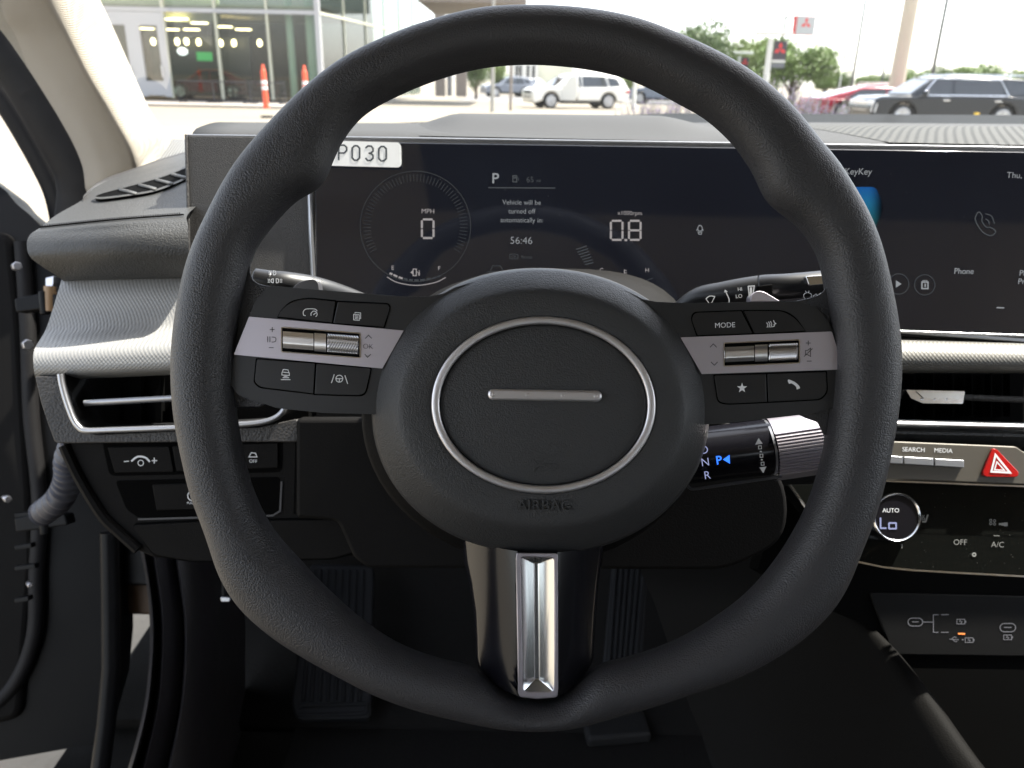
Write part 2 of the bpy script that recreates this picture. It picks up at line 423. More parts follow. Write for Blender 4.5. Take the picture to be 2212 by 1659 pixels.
# A-pillar trim
ap = car
L_ = [(-150,-230),(-60,-90),(0,20),(50,83),(117,183),(177,283),(207,350),(214,400)]
I_ = [(20,-230),(66,-90),(107,0),(150,83),(197,173),(240,243),(280,317),(294,372)]
R_ = [(100,-230),(168,-90),(213,0),(240,57),(277,140),(313,220),(337,263),(361,288)]
rows = []
cl = [spl([Vector(p) for p in q], 5) for q in (L_, I_, R_)]
n = len(cl[0])
for i in range(n):
    t = i/(n-1); d = .76 + .19*t
    l, m_, r = cl[0][i], cl[1][i], cl[2][i]
    ctl = [(l.x-30, l.y+6, d+.06), (l.x, l.y, d), (l.x*.55+m_.x*.45, l.y*.55+m_.y*.45, d-.028), (l.x*.2+m_.x*.8, l.y*.2+m_.y*.8, d-.040), (m_.x+4, m_.y, d-.040), (m_.x*.6+r.x*.4, m_.y*.6+r.y*.4, d-.020), (r.x, r.y, d+.035), (r.x-6, r.y, d+.075)]
    q = spl([Vector(c) for c in ctl], 4); rows.append([W(*p) for p in q])
# rounded foot
last = [Vector(p) for p in spl([Vector(c) for c in [(190,420,1.02),(214,402,.95),(236,384,.92),(262,374,.905),(290,368,.905),(330,362,.925),(352,335,.98),(355,320,1.02)]], 4)]
rows.append([W(*p) for p in last])
MB().grid(rows).build("pillar_trim", M['beige'], ap, angle=180)
# door seals beside it
sA = [(-160,-200),(-70,-60),(-8,70),(50,150),(110,250),(165,350),(178,405),(176,450),(168,500)]
sB = [(-230,-150),(-130,0),(-60,110),(20,215),(75,305),(122,395),(139,450),(146,500)]
MB().tube([W(x, y, .96 + .0002*(y)) for x, y in spl([Vector(p) for p in sA], 5)], .034, 14, flat=.55, up=CF).build("door_seal", M['rubber'], car)
MB().tube([W(x, y, 1.0 + .0002*(y)) for x, y in spl([Vector(p) for p in sB], 5)], .021, 12).build("door_opening_frame", M['rubber'], car)

# ---- open door with its hinge area
dr = None
FDR = Fr(100, 1000, 1.04, pan=12)
out = [(-420,140),(-60,360),(0,405),(22,432),(52,457),(86,490),(150,560),(240,640),(246,1150),(250,1400),(240,1500),(206,1619),(0,1656),(-420,1730)]
dr = MB().prism(FDR, rnd(out, 6), -.09, -.02).build("door", M['jamb'], car, bevel=.008)
MB().prism(FDR, rnd([(-300,470),(20,500),(40,700),(70,1200),(40,1560),(-300,1640)], 30), -.03, -.008).build("door_card", M['low'], dr, bevel=.01)
MB().tube([FDR(x, y, -.012) for x, y in spl([Vector(p) for p in ((40,520),(52,700),(60,900),(78,1080),(72,1240),(66,1380),(20,1490),(-60,1560))], 6)], .010, 10).build("weatherstrip", M['rubber'], dr)
FH = Fr(120, 700, .95)
for y in (655, 1130):
    s = (y-655)*.0
    MB().prism(FH, rnd([(30,y-10),(90,y-22),(140,y-18),(146,y+4),(96,y+12),(34,y+20)], 5), -.02, 0).build("hinge", M['jamb'], dr, bevel=.003)
    MB().tube([FH(92, y-26, -.002), FH(96, y+24, -.002)], .006, 10).build("hinge_pin", M['jamb'], dr, bevel=.001)
for x, y, r in ((36,575,10), (60,744,12), (16,1077,8), (64,1262,6), (10,1075,5)):
    MB().tube([FH(x-8, y, -.005), FH(x+6, y+.5, .004)], r/FPX*.95, 6).build("hinge_bolt", M['bolt'], dr, bevel=.001)
MB().prism(FH, rnd([(98,600),(116,596),(116,612),(106,640),(98,640)], 3), -.01, 0).build("check_bracket", M['bolt'], dr, bevel=.001)
MB().tube([FH(104, y, -.004) for y in (618, 640, 660, 672)], .007, 10).build("check_buffer", mat("amber_rubber", (.25,.15,.07), .5), dr)
for y0, w_ in ((1110,60), (1225,44), (1295,30), (1180,36)):
    MB().prism(FH, rnd([(28,y0),(28+w_,y0-6),(30+w_,y0+4),(30,y0+9)], 2), -.012, -.002).build("door_bracket", M['jamb'], dr, bevel=.002)
# corrugated cable boot
pts = [W(x, y, d) for x, y, d in [(p[0], p[1], p[2]) for p in spl([Vector(q) for q in ((168,945,.80),(150,990,.82),(148,1035,.835),(128,1078,.85),(92,1108,.88))], 14)]]
bt = thing("cable_boot", "ribbed grey rubber cable boot between door and dashboard", "cable boot", W(140, 1040, .84))
R_b = [.0125 + (.0022 if k % 4 in (0, 1) else -.0012) for k in range(len(pts))]
MB().tube(pts, R_b, 20).build("bellows", mat("boot_rubber", (.05,.05,.06), .45), bt, angle=50)
# dark hinge pillar behind
MB().prism(Fr(180, 1000, .99), [(150,560),(330,560),(330,1160),(268,1160),(258,1158),(240,1150)], -.03, 0).build("hinge_pillar", M['jamb'], car, bevel=.005)
MB().tube([W(236,1150,.93), W(239,1300,.93), W(240,1440,.925), W(230,1560,.92), W(212,1700,.91)], .0105, 12).build("jamb_seal", M['jamb'], car)

MB().prism(Fr(290, 1220, 1.10), [(225,1080),(345,1080),(345,1268),(225,1262)], -.03, 0).build('fender_panel', M['jamb'], car, bevel=.004)
MB().prism(Fr(290, 1290, 1.12), [(225,1255),(345,1260),(345,1330),(225,1326)], -.02, 0).build('amber_reflection', mat('reflection_amber', (.10,.055,.025), .5), car, bevel=.004)  # amber strip colours in a warm reflection in the door gap
# ---- pedals, floor mat
fr_ = thing("footrest", "dark ribbed footrest pedal left in the footwell", "pedal", W(715, 1560, 1.12))
class Two:
    """plane through the pedal face, leaning away from the driver"""
    def __init__(s, px, y0, d0, y1, d1):
        a, b = W(px, y0, d0), W(px, y1, d1); s.o = a; s.v = (a-b).normalized(); s.u = Vector((1, 0, 0)); s.n = s.u.cross(s.v).normalized()
        if s.n.dot(CF) > 0: s.n = -s.n
    def __call__(s, px, py, h=0):
        r = ray(px, py); t = (s.o-CO).dot(s.n)/r.dot(s.n); return CO + r*t + s.n*h
FF = Two(715, 1230, 1.27, 1555, 1.13)
fm = mat("pedal_rubber", (.014,.0145,.016), .6, spec=.15, rvar=.06)
pl = MB().prism(FF, rnd([(668,1215),(808,1222),(802,1552),(640,1556),(628,1520)], 16), -.02, 0).build("pedal_pad", fm, fr_, bevel=.004)
for k in range(8):
    x = 664 + 16*k
    MB().tube([FF(x + 14 - k*.8, 1232, .001), FF(x - 8 + k*1.2, 1515, .001)], .0028, 6).build("rib", fm, pl)
MB().tube([FF(x, y, .001) for x, y in rnd([(650,1526),(795,1520),(790,1542),(646,1546)], 6)], .0025, 6).build("rim_bead", fm, pl)
ac = thing("accelerator_pedal", "dark ribbed accelerator pedal right of the lower spoke", "pedal", W(1335, 1430, 1.14))
FA = Two(1340, 1230, 1.21, 1430, 1.14)
pl = MB().prism(FA, rnd([(1322,1222),(1400,1222),(1385,1470),(1300,1470)], 8), -.015, 0).build("pedal_pad", fm, ac, bevel=.003)
for k in range(6):
    x = 1330 + 12*k
    MB().tube([FA(x, 1228, .001), FA(x - 17 - .8*k, 1462, .001)], .0028, 6).build("rib", fm, pl)
fmat = thing("floor_mat", "black carpet mat on the driver's floor with raised heel pad", "floor mat", (0, .8, .175))
mb = MB(); mb.box((.0, .80, .178), (.62, .62, .012)); mb.build("carpet_sheet", M['carpet'], fmat, bevel=.004)
mb = MB(); q = G(1330, 1575, .19); mb.box((q.x, q.y, .192), (.095, .05, .02), Matrix.Rotation(.12, 3, 'Z')); mb.build("mat_clip", mat("clip_grey", (.012,.012,.0125), .7, spec=.3), fmat, bevel=.006)
# front seats behind the lens (seen in the glass)
for i, x in enumerate((0.0, .74)):
    st = thing("front_seat", ("dark leather driver seat facing the steering wheel", "dark leather passenger seat beside the driver")[i], "seat", (x, -.5, .2))
    mb = MB(); mb.box((x, -.42, .42), (.52, .5, .16)); mb.build("cushion", M['seat'], st, bevel=.05)
    mb = MB(); mb.box((x, -.72, .82), (.5, .14, .68), Matrix.Rotation(rad(14), 3, 'X')); mb.build("backrest", M['seat'], st, bevel=.05)
    mb = MB(); mb.box((x, -.86, 1.26), (.26, .10, .17)); mb.build("headrest", M['seat'], st, bevel=.04)
# ================================================================== DASHBOARD
def rowpx(pts, n=10, smooth=True):
    """a polyline of (px, py, depth) -> evenly counted world points"""
    q = spl(pts, 6) if smooth and len(pts) > 2 else [Vector(p) for p in pts]
    L = [0]
    for a, b in zip(q, q[1:]): L.append(L[-1] + (Vector((b[0]-a[0], b[1]-a[1]))).length)
    out = []
    for k in range(n + 1):
        t = L[-1]*k/n; i = max(j for j in range(len(L)) if L[j] <= t + 1e-9); i = min(i, len(q)-2)
        f = (t - L[i])/max(1e-9, L[i+1]-L[i]); p = q[i].lerp(q[i+1], f)
        out.append(p)
    return out
def loft(rows, n=12, m=4, smooth=True):
    """rows of (px,py,d) control points -> smooth grid of world points"""
    R = [rowpx(r, n, smooth) for r in rows]
    cols = [spl([r[j] for r in R], m) for j in range(n + 1)]
    return [[W(*cols[j][i]) for j in range(n + 1)] for i in range(len(cols[0]))]

dash = thing("dashboard", "dark dashboard with silver textured band, slim air vents and lower switch panel", "dashboard", W(1106, 900, .66))

# ---- end pad beside the A-pillar
pad_rows = [
 [(140,612,.64),(262,606,.63),(409,602,.627)],
 [(128,600,.618),(262,597,.608),(409,593,.602)],
 [(70,560,.600),(240,560,.586),(408,556,.587)],
 [(58,532,.600),(235,522,.581),(407,518,.585)],
 [(64,508,.604),(238,496,.585),(406,487,.59)],
 [(86,492,.612),(242,476,.594),(405,464,.602)],
 [(122,464,.650),(258,446,.645),(440,428,.640)],
 [(176,433,.700),(280,414,.700),(440,390,.690)],
 [(200,408,.745),(292,386,.755),(440,360,.750)],
 [(216,392,.80),(296,366,.81),(440,335,.80)],
 [(300,368,.86),(345,345,.88),(450,318,.87)]]
MB().grid(loft(pad_rows, 24, 5)).build("end_pad", M['dash'], dash, angle=180)
padp = dash.children[-1]
# seam with stitches
seam = rowpx([(86,491,.609),(242,475,.5915),(397,463.5,.599)], 60)
MB().tube([W(*p) for p in seam], .0007, 6).build("seam", M['void'], padp)
mb = MB()
for k in range(1, 59):
    p, q = seam[k], seam[k].lerp(seam[k+1], .55)
    o_ = Vector((0, -3.4, 0))
    mb.tube([W(*(p + o_)), W(*(q + o_ + Vector((0, -.5, 0))))], .00055, 5)
mb.build("stitching", M['print'], padp)
# defroster slot in the pad top; a black slab paints the shade inside it
slot = [(208,436),(222,427),(300,406),(360,388),(420,366),(420,384),(380,406),(340,421),(300,429),(230,438)]
def padpt(px, py, up=0.0):
    # on the sloping top of the pad
    d = .652 + (452 - .145*(px - 240) - py)*.0016
    return W(px, py, d) + Vector((0, 0, up))
class PadFr:
    n = Vector((0, -.25, .97))
    def __call__(s, px, py, h=0): return padpt(px, py) + s.n*h
PF = PadFr()
dv = MB().prism(PF, [tuple(p) for p in spl(slot, 4, True)], -.004, .004).build("demister_vent", M['void'], dash, smooth=False)
MB().stroke(PF, [tuple(p) for p in spl(slot, 4, True)], 4, .0045, True).build("vent_rim", M['dash'], dv)
for x0, y0, x1, y1 in ((262,428,250,414),(292,424,340,417),(318,404,352,403),(345,402,392,400),(375,388,410,390)):
    pass
for x, y in ((262,424),(304,414),(340,403),(374,391)):
    MB().add([PF(x-2,y-7,.0042), PF(x+38,y+4,.0042), PF(x+34,y+9,.0042), PF(x-2,y-2,.0042)], [(0,1,2,3)]).build("vent_blade", M['dash'], dv, solid=.0012)
# perforated cover strip in front of the screen corner
mb = MB().grid(loft([[(318,362,.86),(345,340,.90),(372,300,.98)],[(340,366,.84),(370,345,.87),(410,300,.96)],[(430,352,.80),(440,330,.84),(450,290,.97)]], 12, 4))
sp = mb.build("speaker_cover", mat("perforated_grey", (.13, .13, .125), .6, bump=[('weave', 330, .0006)], var=.1, vscale=500), dash)
# raised border behind the pad
MB().grid(loft([[(178,440,.69),(215,410,.76),(300,380,.80),(360,362,.83),(420,345,.85)],[(180,424,.70),(216,395,.77),(296,368,.81),(345,352,.84),(420,332,.86)],[(186,418,.72),(222,388,.79),(300,360,.83),(350,342,.86),(420,322,.88)]], 16, 4)).build("pad_border", M['grain'], dash)

# ---- silver textured band, left
tr = [
 [(133,604,.628),(260,598,.622),(450,588,.62)],
 [(124,634,.622),(260,630,.616),(450,620,.612)],
 [(110,680,.618),(255,676,.612),(450,668,.606)],
 [(97,716,.612),(250,712,.604),(450,702,.60)],
 [(82,740,.596),(240,734,.590),(450,722,.588)],
 [(73,760,.585),(235,754,.580),(450,742,.580)],
 [(72,785,.581),(235,778,.577),(450,768,.577)],
 [(75,811,.584),(235,805,.580),(450,796,.580)],
 [(80,822,.60),(235,816,.60),(450,806,.60)]]
MB().grid(loft(tr, 24, 6)).build("textured_band", M['trim'], dash, angle=180)

# ---- left air vent
FV = Fr(250, 880, .580)
cheek = [(75,813),(132,812),(142,860),(160,908),(182,932),(210,938),(380,930),(560,922),(640,905),(660,935),(640,955),(400,955),(130,958),(118,955),(104,918),(88,870)]
MB().prism(FV, rnd(cheek, 5), -.02, 0).build("vent_surround", M['grain'], dash, bevel=.002)
MB().prism(FV, [(132,806),(640,790),(640,905),(560,924),(182,934),(150,890)], -.06, -.035).build("vent_cavity", M['void'], dash, smooth=False)
u = [(130,808),(133,828),(142,862),(157,903),(170,922),(186,930),(240,929),(380,924),(500,918),(560,913),(592,904),(610,890),(619,870)]
vt = MB()
c = [tuple(p) for p in spl(u, 6)]
FV2 = Fr(250, 880, .574)
vt.tube([FV2(x, y, 0) for x, y in c], .0022, 10, flat=1.0)
vt.build("vent_frame", M['bezel'], dash)
# inner flank of the frame
MB().grid([[FV2(x, y, -.001) for x, y in c], [FV(x + 12, y - 9, -.03) for x, y in c]]).build("vent_flank", M['pod'], dash)
MB().tube([FV2(163, 872, -.012), FV2(380, 860, -.012), FV2(640, 845, -.012)], .0016, 10, up=(0,0,1), flat=1.6).build("vent_vane", M['bezel'], dash)
for x in (215, 262, 309, 356, 403, 450):
    MB().prism(FV, q4(x, 815, x+3, 915), -.034, -.028).build("vent_fin", M['void'], dash)

# ---- lower panel with switches
FL = Fr(380, 1060, .588, tilt=4)
low = [(132,955),(400,953),(655,940),(700,935),(1500,960),(1500,1200),(1300,1230),(800,1225),(760,1200),(720,1208),(560,1206),(420,1212),(330,1204),(290,1186),(255,1165),(215,1125),(190,1092),(165,1040),(146,990)]
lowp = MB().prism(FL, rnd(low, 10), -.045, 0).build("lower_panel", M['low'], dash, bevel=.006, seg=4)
# edge bead down the left side
MB().tube([FL(x, y, .001) for x, y in spl([(140,962),(172,1030),(222,1112),(262,1152),(300,1186)], 6)], .004, 8).build("edge_bead", M['low'], dash)
def recess(pts, r, depth=.004, m='void', par=lowp, name="switch_recess"):
    return MB().prism(FL, rnd(pts, r), -.002, .0006).build(name, M[m], par, smooth=False)
recess([(222,956),(240,952),(604,948),(610,955),(609,1014),(600,1020),(246,1028),(236,1022)], 8)
def sw(pts, r=4):
    return MB().prism(FL, rnd(pts, r), -.002, .0018).build("switch", M['low'], lowp, bevel=.0008, seg=2)
s1 = sw([(234,965),(368,963),(378,1019),(250,1021)])
s2 = sw([(373,963),(490,959),(494,1014),(383,1018)])
s3 = sw([(495,959),(603,955),(603,1010),(499,1014)])
h = .0022
mb = MB(); mb.stroke(FL, spl([(287,995),(297,987),(306,985),(318,988),(326,996)], 4), 4, h)
mb.stroke(FL, circ(307, 999, 6, n=14), 1.8, h, True); mb.stroke(FL, [(271,996),(281,995)], 2.2, h); mb.stroke(FL, [(331,994),(342,994)], 2.2, h); mb.stroke(FL, [(336,988),(336,1000)], 2.2, h)
mb.build("icon", M['white'], s1, smooth=False)
mb = MB(); mb.stroke(FL, [(541,984),(545,977),(554,978),(557,986),(540,986)], 2, h, True); mb.text(FL, "OFF", 549, 995, 7, h, rot=4)
mb.build("icon", M['white'], s3, smooth=False)
recess([(250,1038),(420,1034),(604,1030),(608,1100),(590,1112),(300,1118),(274,1100)], 8)
MB().stroke(FL, [(300,1121),(440,1117),(590,1113),(606,1103),(609,1040)], 4, .0012).build("recess_lip", M['print'], lowp, smooth=False)
s4 = sw([(330,1046),(470,1041),(470,1098),(340,1102)])
mb = MB(); mb.stroke(FL, circ(418, 1070, 10, n=16), 2.2, h, True); mb.text(FL, "(P)", 420, 1070, 8, h); mb.text(FL, "PULL", 414, 1085, 5, h)
mb.build("icon", M['white'], s4, smooth=False)
flap = MB().prism(FL, rnd([(288,1133),(430,1126),(735,1120),(770,1190),(720,1204),(420,1210),(336,1196)], 14), -.002, .003).build("fuse_flap", M['low'], lowp, bevel=.0015)
MB().stroke(FL, rnd([(286,1131),(430,1124),(737,1118),(774,1192),(722,1207),(420,1213),(333,1199)], 14), 3, .0008, True).build("flap_gap", M['void'], lowp, smooth=False)
# knee panel seam by the column
MB().stroke(FL, [(640,936),(636,1108),(760,1110)], 2.5, .0008).build("panel_gap", M['void'], lowp, smooth=False)
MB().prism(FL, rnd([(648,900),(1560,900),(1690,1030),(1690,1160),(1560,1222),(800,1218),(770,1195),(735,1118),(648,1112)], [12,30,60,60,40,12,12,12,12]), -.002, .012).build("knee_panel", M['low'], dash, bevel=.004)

# ---- dash top behind the display (sheet up to the glass) and its hump
def topz(x, y):
    t = (y - .66)/.48
    return 1.0372 + (1.016 + .0225*(min(x, .42) + .38) + .012*max(0, x-.42) - 1.0372)*t + .004*math.sin(math.pi*min(1, max(0, t)))
rows = []
for k, y in enumerate([.660, .672] + [.70 + .025*i for i in range(19)]):
    xl_ = -.262 - .27*(y - .66)
    rows.append([Vector((xl_ + (1.2 - xl_)*j/48, y, topz(xl_ + (1.2 - xl_)*j/48, y) - (.007 if k == 0 else .002 if k == 1 else 0))) for j in range(49)])
MB().grid(rows).build("top_panel", M['dashtop'], dash, solid=.01)
def hump(x0, x1, y0, y1, hh, m, name):
    rows = []
    for i in range(13):
        v = i/12; y = y0 + (y1-y0)*v; row = []
        for j in range(33):
            t = j/32; x = x0 + (x1-x0)*t
            e = min(1, t/.16)*min(1, (1-t)/.24); e = e*e*(3-2*e); f = min(1, v/.5)*min(1, (1-v)/.3); f = f*f*(3-2*f)
            row.append(Vector((x + .05*(v-.5)*(2*t-1), y, topz(x, y) - .001 + hh*e*f)))
        rows.append(row)
    MB().grid(rows).build(name, M[m], dash, angle=180)
hump(-.105, .215, .675, .98, .0125, 'dashtop', "instrument_hood")
# long speaker grille right of the hood
gl = []
for i in range(9):
    y = .685 + .04*i
    gl.append([Vector((x, y, topz(x, y) + .0004 + .0025*math.sin(math.pi*i/8)*min(1, (x-.31)/.06))) for x in (.31, .32, .335, .36, .4, .45, .5, .6, .7, .85, 1.0)])
MB().grid(gl).build("speaker_grille", mat("grille_grey", (.05, .05, .047), .75, spec=.12, bump=[('ribs', 210, .0005)]), dash)

# ---- long curved display
disp = thing("curved_display", "wide black glass instrument and infotainment display showing lit gauges and phone menu", "display", W(1306, 480, .62))
FD = Fr(1306, 480, .620)
yt = lambda x: 290 + (x - 400)*.0150
ytr = lambda x: yt(x)
# housing
MB().prism(FD, rnd([(400,yt(400)),(2300,yt(2300)),(2300,746),(1890,716),(1500,716),(1400,640),(690,640),(660,612),(404,600)], 4), -.022, -.0006).build("housing", M['bezel'], disp, bevel=.001)
wp = MB().prism(FD, rnd([(404,yt(404)+4),(684,yt(684)+4),(676,640),(560,640),(409,600)], 4), -.004, .0004).build("woven_end_panel", M['fabricpanel'], disp, bevel=.0006)
MB().tube([FD(x, y, .001) for x, y in ((403,yt(403)+2),(407,440),(410,600))], .0012, 8).build("end_frame", M['grain'], disp)
MB().tube([FD(668,300,.0012), FD(670,420,.0012), FD(673,520,.0012), FD(680,640,.0012)], .0022, 8, flat=.8).build("edge_strip", M['bezel'], disp)
rows = []
for k, x in enumerate(range(684, 2301, 101)):
    rows.append([FD(x, yt(x) + 11, .0012), FD(x, 480, .0012), FD(x, min(735, 690 + (x-684)*.04) if x > 1500 else 660, .0012)])
scr = MB().prism(FD, rnd([(679,yt(679)+12),(2300,yt(2300)+12),(2300,738),(1890,708),(1500,708),(1400,660),(686,660)], 3), -.0005, .0014).build("screen", M['screen'], disp, bevel=.0006, seg=2)
MB().tube([FD(x, yt(x) + 2, -.001) for x in range(404, 2301, 158)], .0012, 8).build("top_bezel", M['bezel'], disp)
MB().tube([FD(x, 716 + (x - 1940)*.0338, .0005) for x in range(1880, 2301, 70)], .0013, 8).build("bottom_bezel", M['bezel'], disp)
HS = .0018
def seg7(mb, ch, x, y, w, hh, t=4.4, sk=0.0):
    S = {'0': 'abcdef', '8': 'abcdefg', 'L': 'def', 'o': 'cdeg'}[ch]
    g = t*.62
    P = {'a': [(x+g,y),(x+w-g,y)], 'b': [(x+w,y+g),(x+w,y+hh/2-g*.6)], 'c': [(x+w,y+hh/2+g*.6),(x+w,y+hh-g)], 'd': [(x+g,y+hh),(x+w-g,y+hh)],
         'e': [(x,y+hh/2+g*.6),(x,y+hh-g)], 'f': [(x,y+g),(x,y+hh/2-g*.6)], 'g': [(x+g,y+hh/2),(x+w-g,y+hh/2)]}
    for k in S: mb.stroke(FD, P[k], t, HS)
def put(mb, m, name="lettering", par=None): return mb.build(name, M[m], par or scr, smooth=False)
# left gauge
mb = MB(); mb.text(FD, "MPH", 925, 457, 10, HS, off=-.004, rot=1); seg7(mb, '0', 912, 475, 25, 40); put(mb, 'litwhite', "speed_readout")
mb = MB()
for k in range(60):
    a = rad(150 + 240*k/59)
    mb.stroke(FD, [(898 + 96*math.cos(a), 490 + 96*math.sin(a)), (898 + 112*math.cos(a), 490 + 112*math.sin(a))], 1.3, HS)
mb.stroke(FD, circ(898, 490, 119, n=90), 1.6, HS, True)
put(mb, 'litring', "gauge_ring")
mb = MB(); mb.text(FD, "E", 849, 579, 9, HS); mb.text(FD, "F", 949, 580, 9, HS)
mb.stroke(FD, [(893,582),(900,582),(900,596),(893,596)], 2, HS, True); mb.stroke(FD, spl([(901,588),(905,590),(905,595),(907,594),(906,585)], 3), 1.4, HS); mb.sheet(FD, [(887,589),(892,585),(892,593)], HS)
mb.stroke(FD, spl([(837,599),(860,611),(900,617),(940,611),(963,600)], 6), 1.8, HS)
for k in range(3):
    a = spl([(843,591),(870,602),(900,606),(935,602),(957,594)], 8); i = k*3; mb.stroke(FD, a[i:i+3], 4, HS)
put(mb, 'litwhite', "fuel_gauge")
mb = MB()
for k in range(3, 10):
    i = k*3; mb.stroke(FD, a[i:i+3], 3.6, HS)
put(mb, 'litdim', "fuel_scale")
# middle
mb = MB(); mb.text(FD, "P", 1070, 386, 22, HS, off=.012, rot=1); put(mb, 'lit', "gear_readout")
mb = MB(); mb.stroke(FD, [(1055,406.5),(1199,407.5)], 2.6, HS); mb.text(FD, "65", 1145, 389, 12, HS, off=-.004); mb.text(FD, "mi", 1163, 391, 7, HS)
mb.stroke(FD, [(1108,381),(1116,381),(1116,394),(1108,394)], 2.6, HS, True); mb.stroke(FD, [(1109,385),(1115,385)], 4, HS); mb.stroke(FD, [(1118,384),(1120,387),(1120,392)], 1.4, HS)
put(mb, 'litdim', "range_readout")
mb = MB()
for t_, y in (("Vehicle will be", 438), ("turned off", 457), ("automatically in:", 476)): mb.text(FD, t_, 1127, y, 10.5, HS, off=-.008, rot=.6, sx=.95)
mb.text(FD, "56:46", 1126, 520, 15.5, HS, off=-.01, rot=.6)
put(mb, 'lit', "message")
mb = MB(); mb.stroke(FD, rnd([(1101,550),(1119,550),(1119,560),(1101,560)], 3, 2), 1.2, HS, True); mb.text(FD, "OK", 1110, 555, 5.5, HS); mb.text(FD, "Reset", 1138, 556, 7.5, HS, off=-.006)
mb.stroke(FD, [(1060,585),(1064,575),(1081,575),(1087,585)], 1.4, HS); mb.stroke(FD, [(1052,588),(1098,588)], 1.6, HS)
put(mb, 'litdim', "hint")
# right gauge
mb = MB(); mb.text(FD, "x1000rpm", 1360, 461, 9, HS, off=-.006, rot=1); seg7(mb, '0', 1319, 478, 25, 41); seg7(mb, '8', 1358, 478, 25, 41); mb.stroke(FD, [(1349,519.5),(1353.5,519.5)], 4.5, HS); put(mb, 'litwhite', "engine_readout")
mb = MB()
for k in range(7): mb.stroke(FD, [(1244 + 3.2*k, 540 + 5.4*k), (1267 + 2.4*k, 532 + 6*k)], 2.4, HS)
put(mb, 'litdim', "gauge_bars")
mb = MB(); mb.text(FD, "C", 1299, 584, 9, HS); mb.text(FD, "H", 1397, 584, 9, HS)
mb.stroke(FD, [(1348,583),(1348,596)], 1.6, HS); mb.stroke(FD, [(1348,585),(1353,585)], 1.4, HS); mb.stroke(FD, [(1348,590),(1353,590)], 1.4, HS); mb.stroke(FD, [(1340,598),(1345,599.5),(1350,598),(1355,599.5)], 1.4, HS)
a = spl([(1291,594),(1310,602),(1335,609)], 8)
for k in range(4): mb.stroke(FD, a[k*4:k*4+4], 4, HS)
put(mb, 'litwhite', "temperature_gauge")
mb = MB(); mb.stroke(FD, spl([(1290,600),(1330,615),(1370,615),(1408,602)], 8), 1.3, HS); put(mb, 'litdim', "temperature_scale")
mb = MB(); mb.stroke(FD, [(1506,493),(1509,488),(1513,488),(1516,493),(1515,500),(1507,500)], 1.6, HS, True); mb.stroke(FD, [(1503,499),(1506,496)], 1.4, HS); mb.stroke(FD, [(1519,499),(1516,496)], 1.4, HS); mb.stroke(FD, [(1507,503),(1515,503),(1514,507),(1508,507)], 1.4, HS, True)
put(mb, 'lit', "warning_icon")
# infotainment half
mb = MB(); mb.text(FD, "KeyKey", 1821, 371, 14, HS, align='LEFT', off=-.004, rot=.6, shear=.12, sx=.95); put(mb, 'lit', "menu_text")
mb = MB(); mb.text(FD, "Thu,", 2171, 379, 13, HS, align='LEFT', off=-.006, rot=1, shear=.1); mb.text(FD, "Phone", 2079, 586, 12.5, HS, off=.003, rot=.8, shear=.1, sx=.95)
mb.text(FD, "Ph", 2198, 590, 12, HS, align='LEFT', off=.003, shear=.1); mb.text(FD, "Pro", 2195, 608, 12, HS, align='LEFT', off=.003, shear=.1)
put(mb, 'lit', "menu_text")
mb = MB()
mb.stroke(FD, spl([(2106,466),(2112,459),(2119,468),(2118,476),(2121,484),(2128,492),(2136,492),(2147,499),(2145,506),(2136,510),(2122,504),(2111,491),(2104,476)], 4, True), 2.2, HS, True)
mb.stroke(FD, spl([(2126,474),(2132,478),(2134,485)], 4), 2, HS); mb.stroke(FD, spl([(2126,463),(2139,468),(2145,484)], 4), 2, HS)
put(mb, 'litdim', "phone_icon")
for cx, cy in ((1939,614),(1995,616)):
    mb = MB(); mb.stroke(FD, circ(cx, cy, 22, n=32), 1.4, HS, True); put(mb, 'litdim', "round_button")
mb = MB(); mb.sheet(FD, [(1933,606),(1945,614),(1933,622)], HS); mb.stroke(FD, [(1989,610),(2002,610),(2002,624),(1989,624)], 3, HS, True); mb.stroke(FD, [(1996,614),(1996,620)], 3, HS); mb.stroke(FD, [(1990,607),(2001,607)], 1.6, HS)
put(mb, 'lit', "media_icon")
mb = MB(); mb.stroke(FD, [(2150,665),(2166,665.5)], 2.6, HS); put(mb, 'lit', "page_mark")
# glowing wallpaper patch beside the rim
wpm = bpy.data.materials.new("wallpaper_glow"); wpm.use_nodes = True
N, L = wpm.node_tree.nodes, wpm.node_tree.links; b = N["Principled BSDF"]; b.inputs["Base Color"].default_value = (.004,.004,.006,1); b.inputs["Roughness"].default_value = .08
tc = N.new("ShaderNodeTexCoord"); sx_ = N.new("ShaderNodeSeparateXYZ"); L.new(tc.outputs["Generated"], sx_.inputs[0])
cr = N.new("ShaderNodeValToRGB"); e = cr.color_ramp.elements
e[0].position, e[0].color = 0, (.004,.012,.014,1); e[1].position, e[1].color = 1, (.01,.10,.34,1)
q = cr.color_ramp.elements.new(.35); q.color = (.012,.13,.16,1); q = cr.color_ramp.elements.new(.7); q.color = (.015,.15,.30,1)
L.new(sx_.outputs[2], cr.inputs[0]); L.new(cr.outputs[0], b.inputs["Emission Color"]); 
mr = N.new("ShaderNodeMapRange"); mr.interpolation_type = 'SMOOTHSTEP'; mr.inputs[1].default_value = .72; mr.inputs[2].default_value = 1.0; mr.inputs[3].default_value = .19; mr.inputs[4].default_value = 0
L.new(sx_.outputs[0], mr.inputs[0]); L.new(mr.outputs[0], b.inputs["Emission Strength"])
M['glow'] = wpm
mb = MB(); mb.sheet(FD, rnd([(1780,405),(1890,405),(1908,450),(1890,490),(1892,515),(1800,515)], 10), HS - .0002); put(mb, 'glow', "wallpaper")

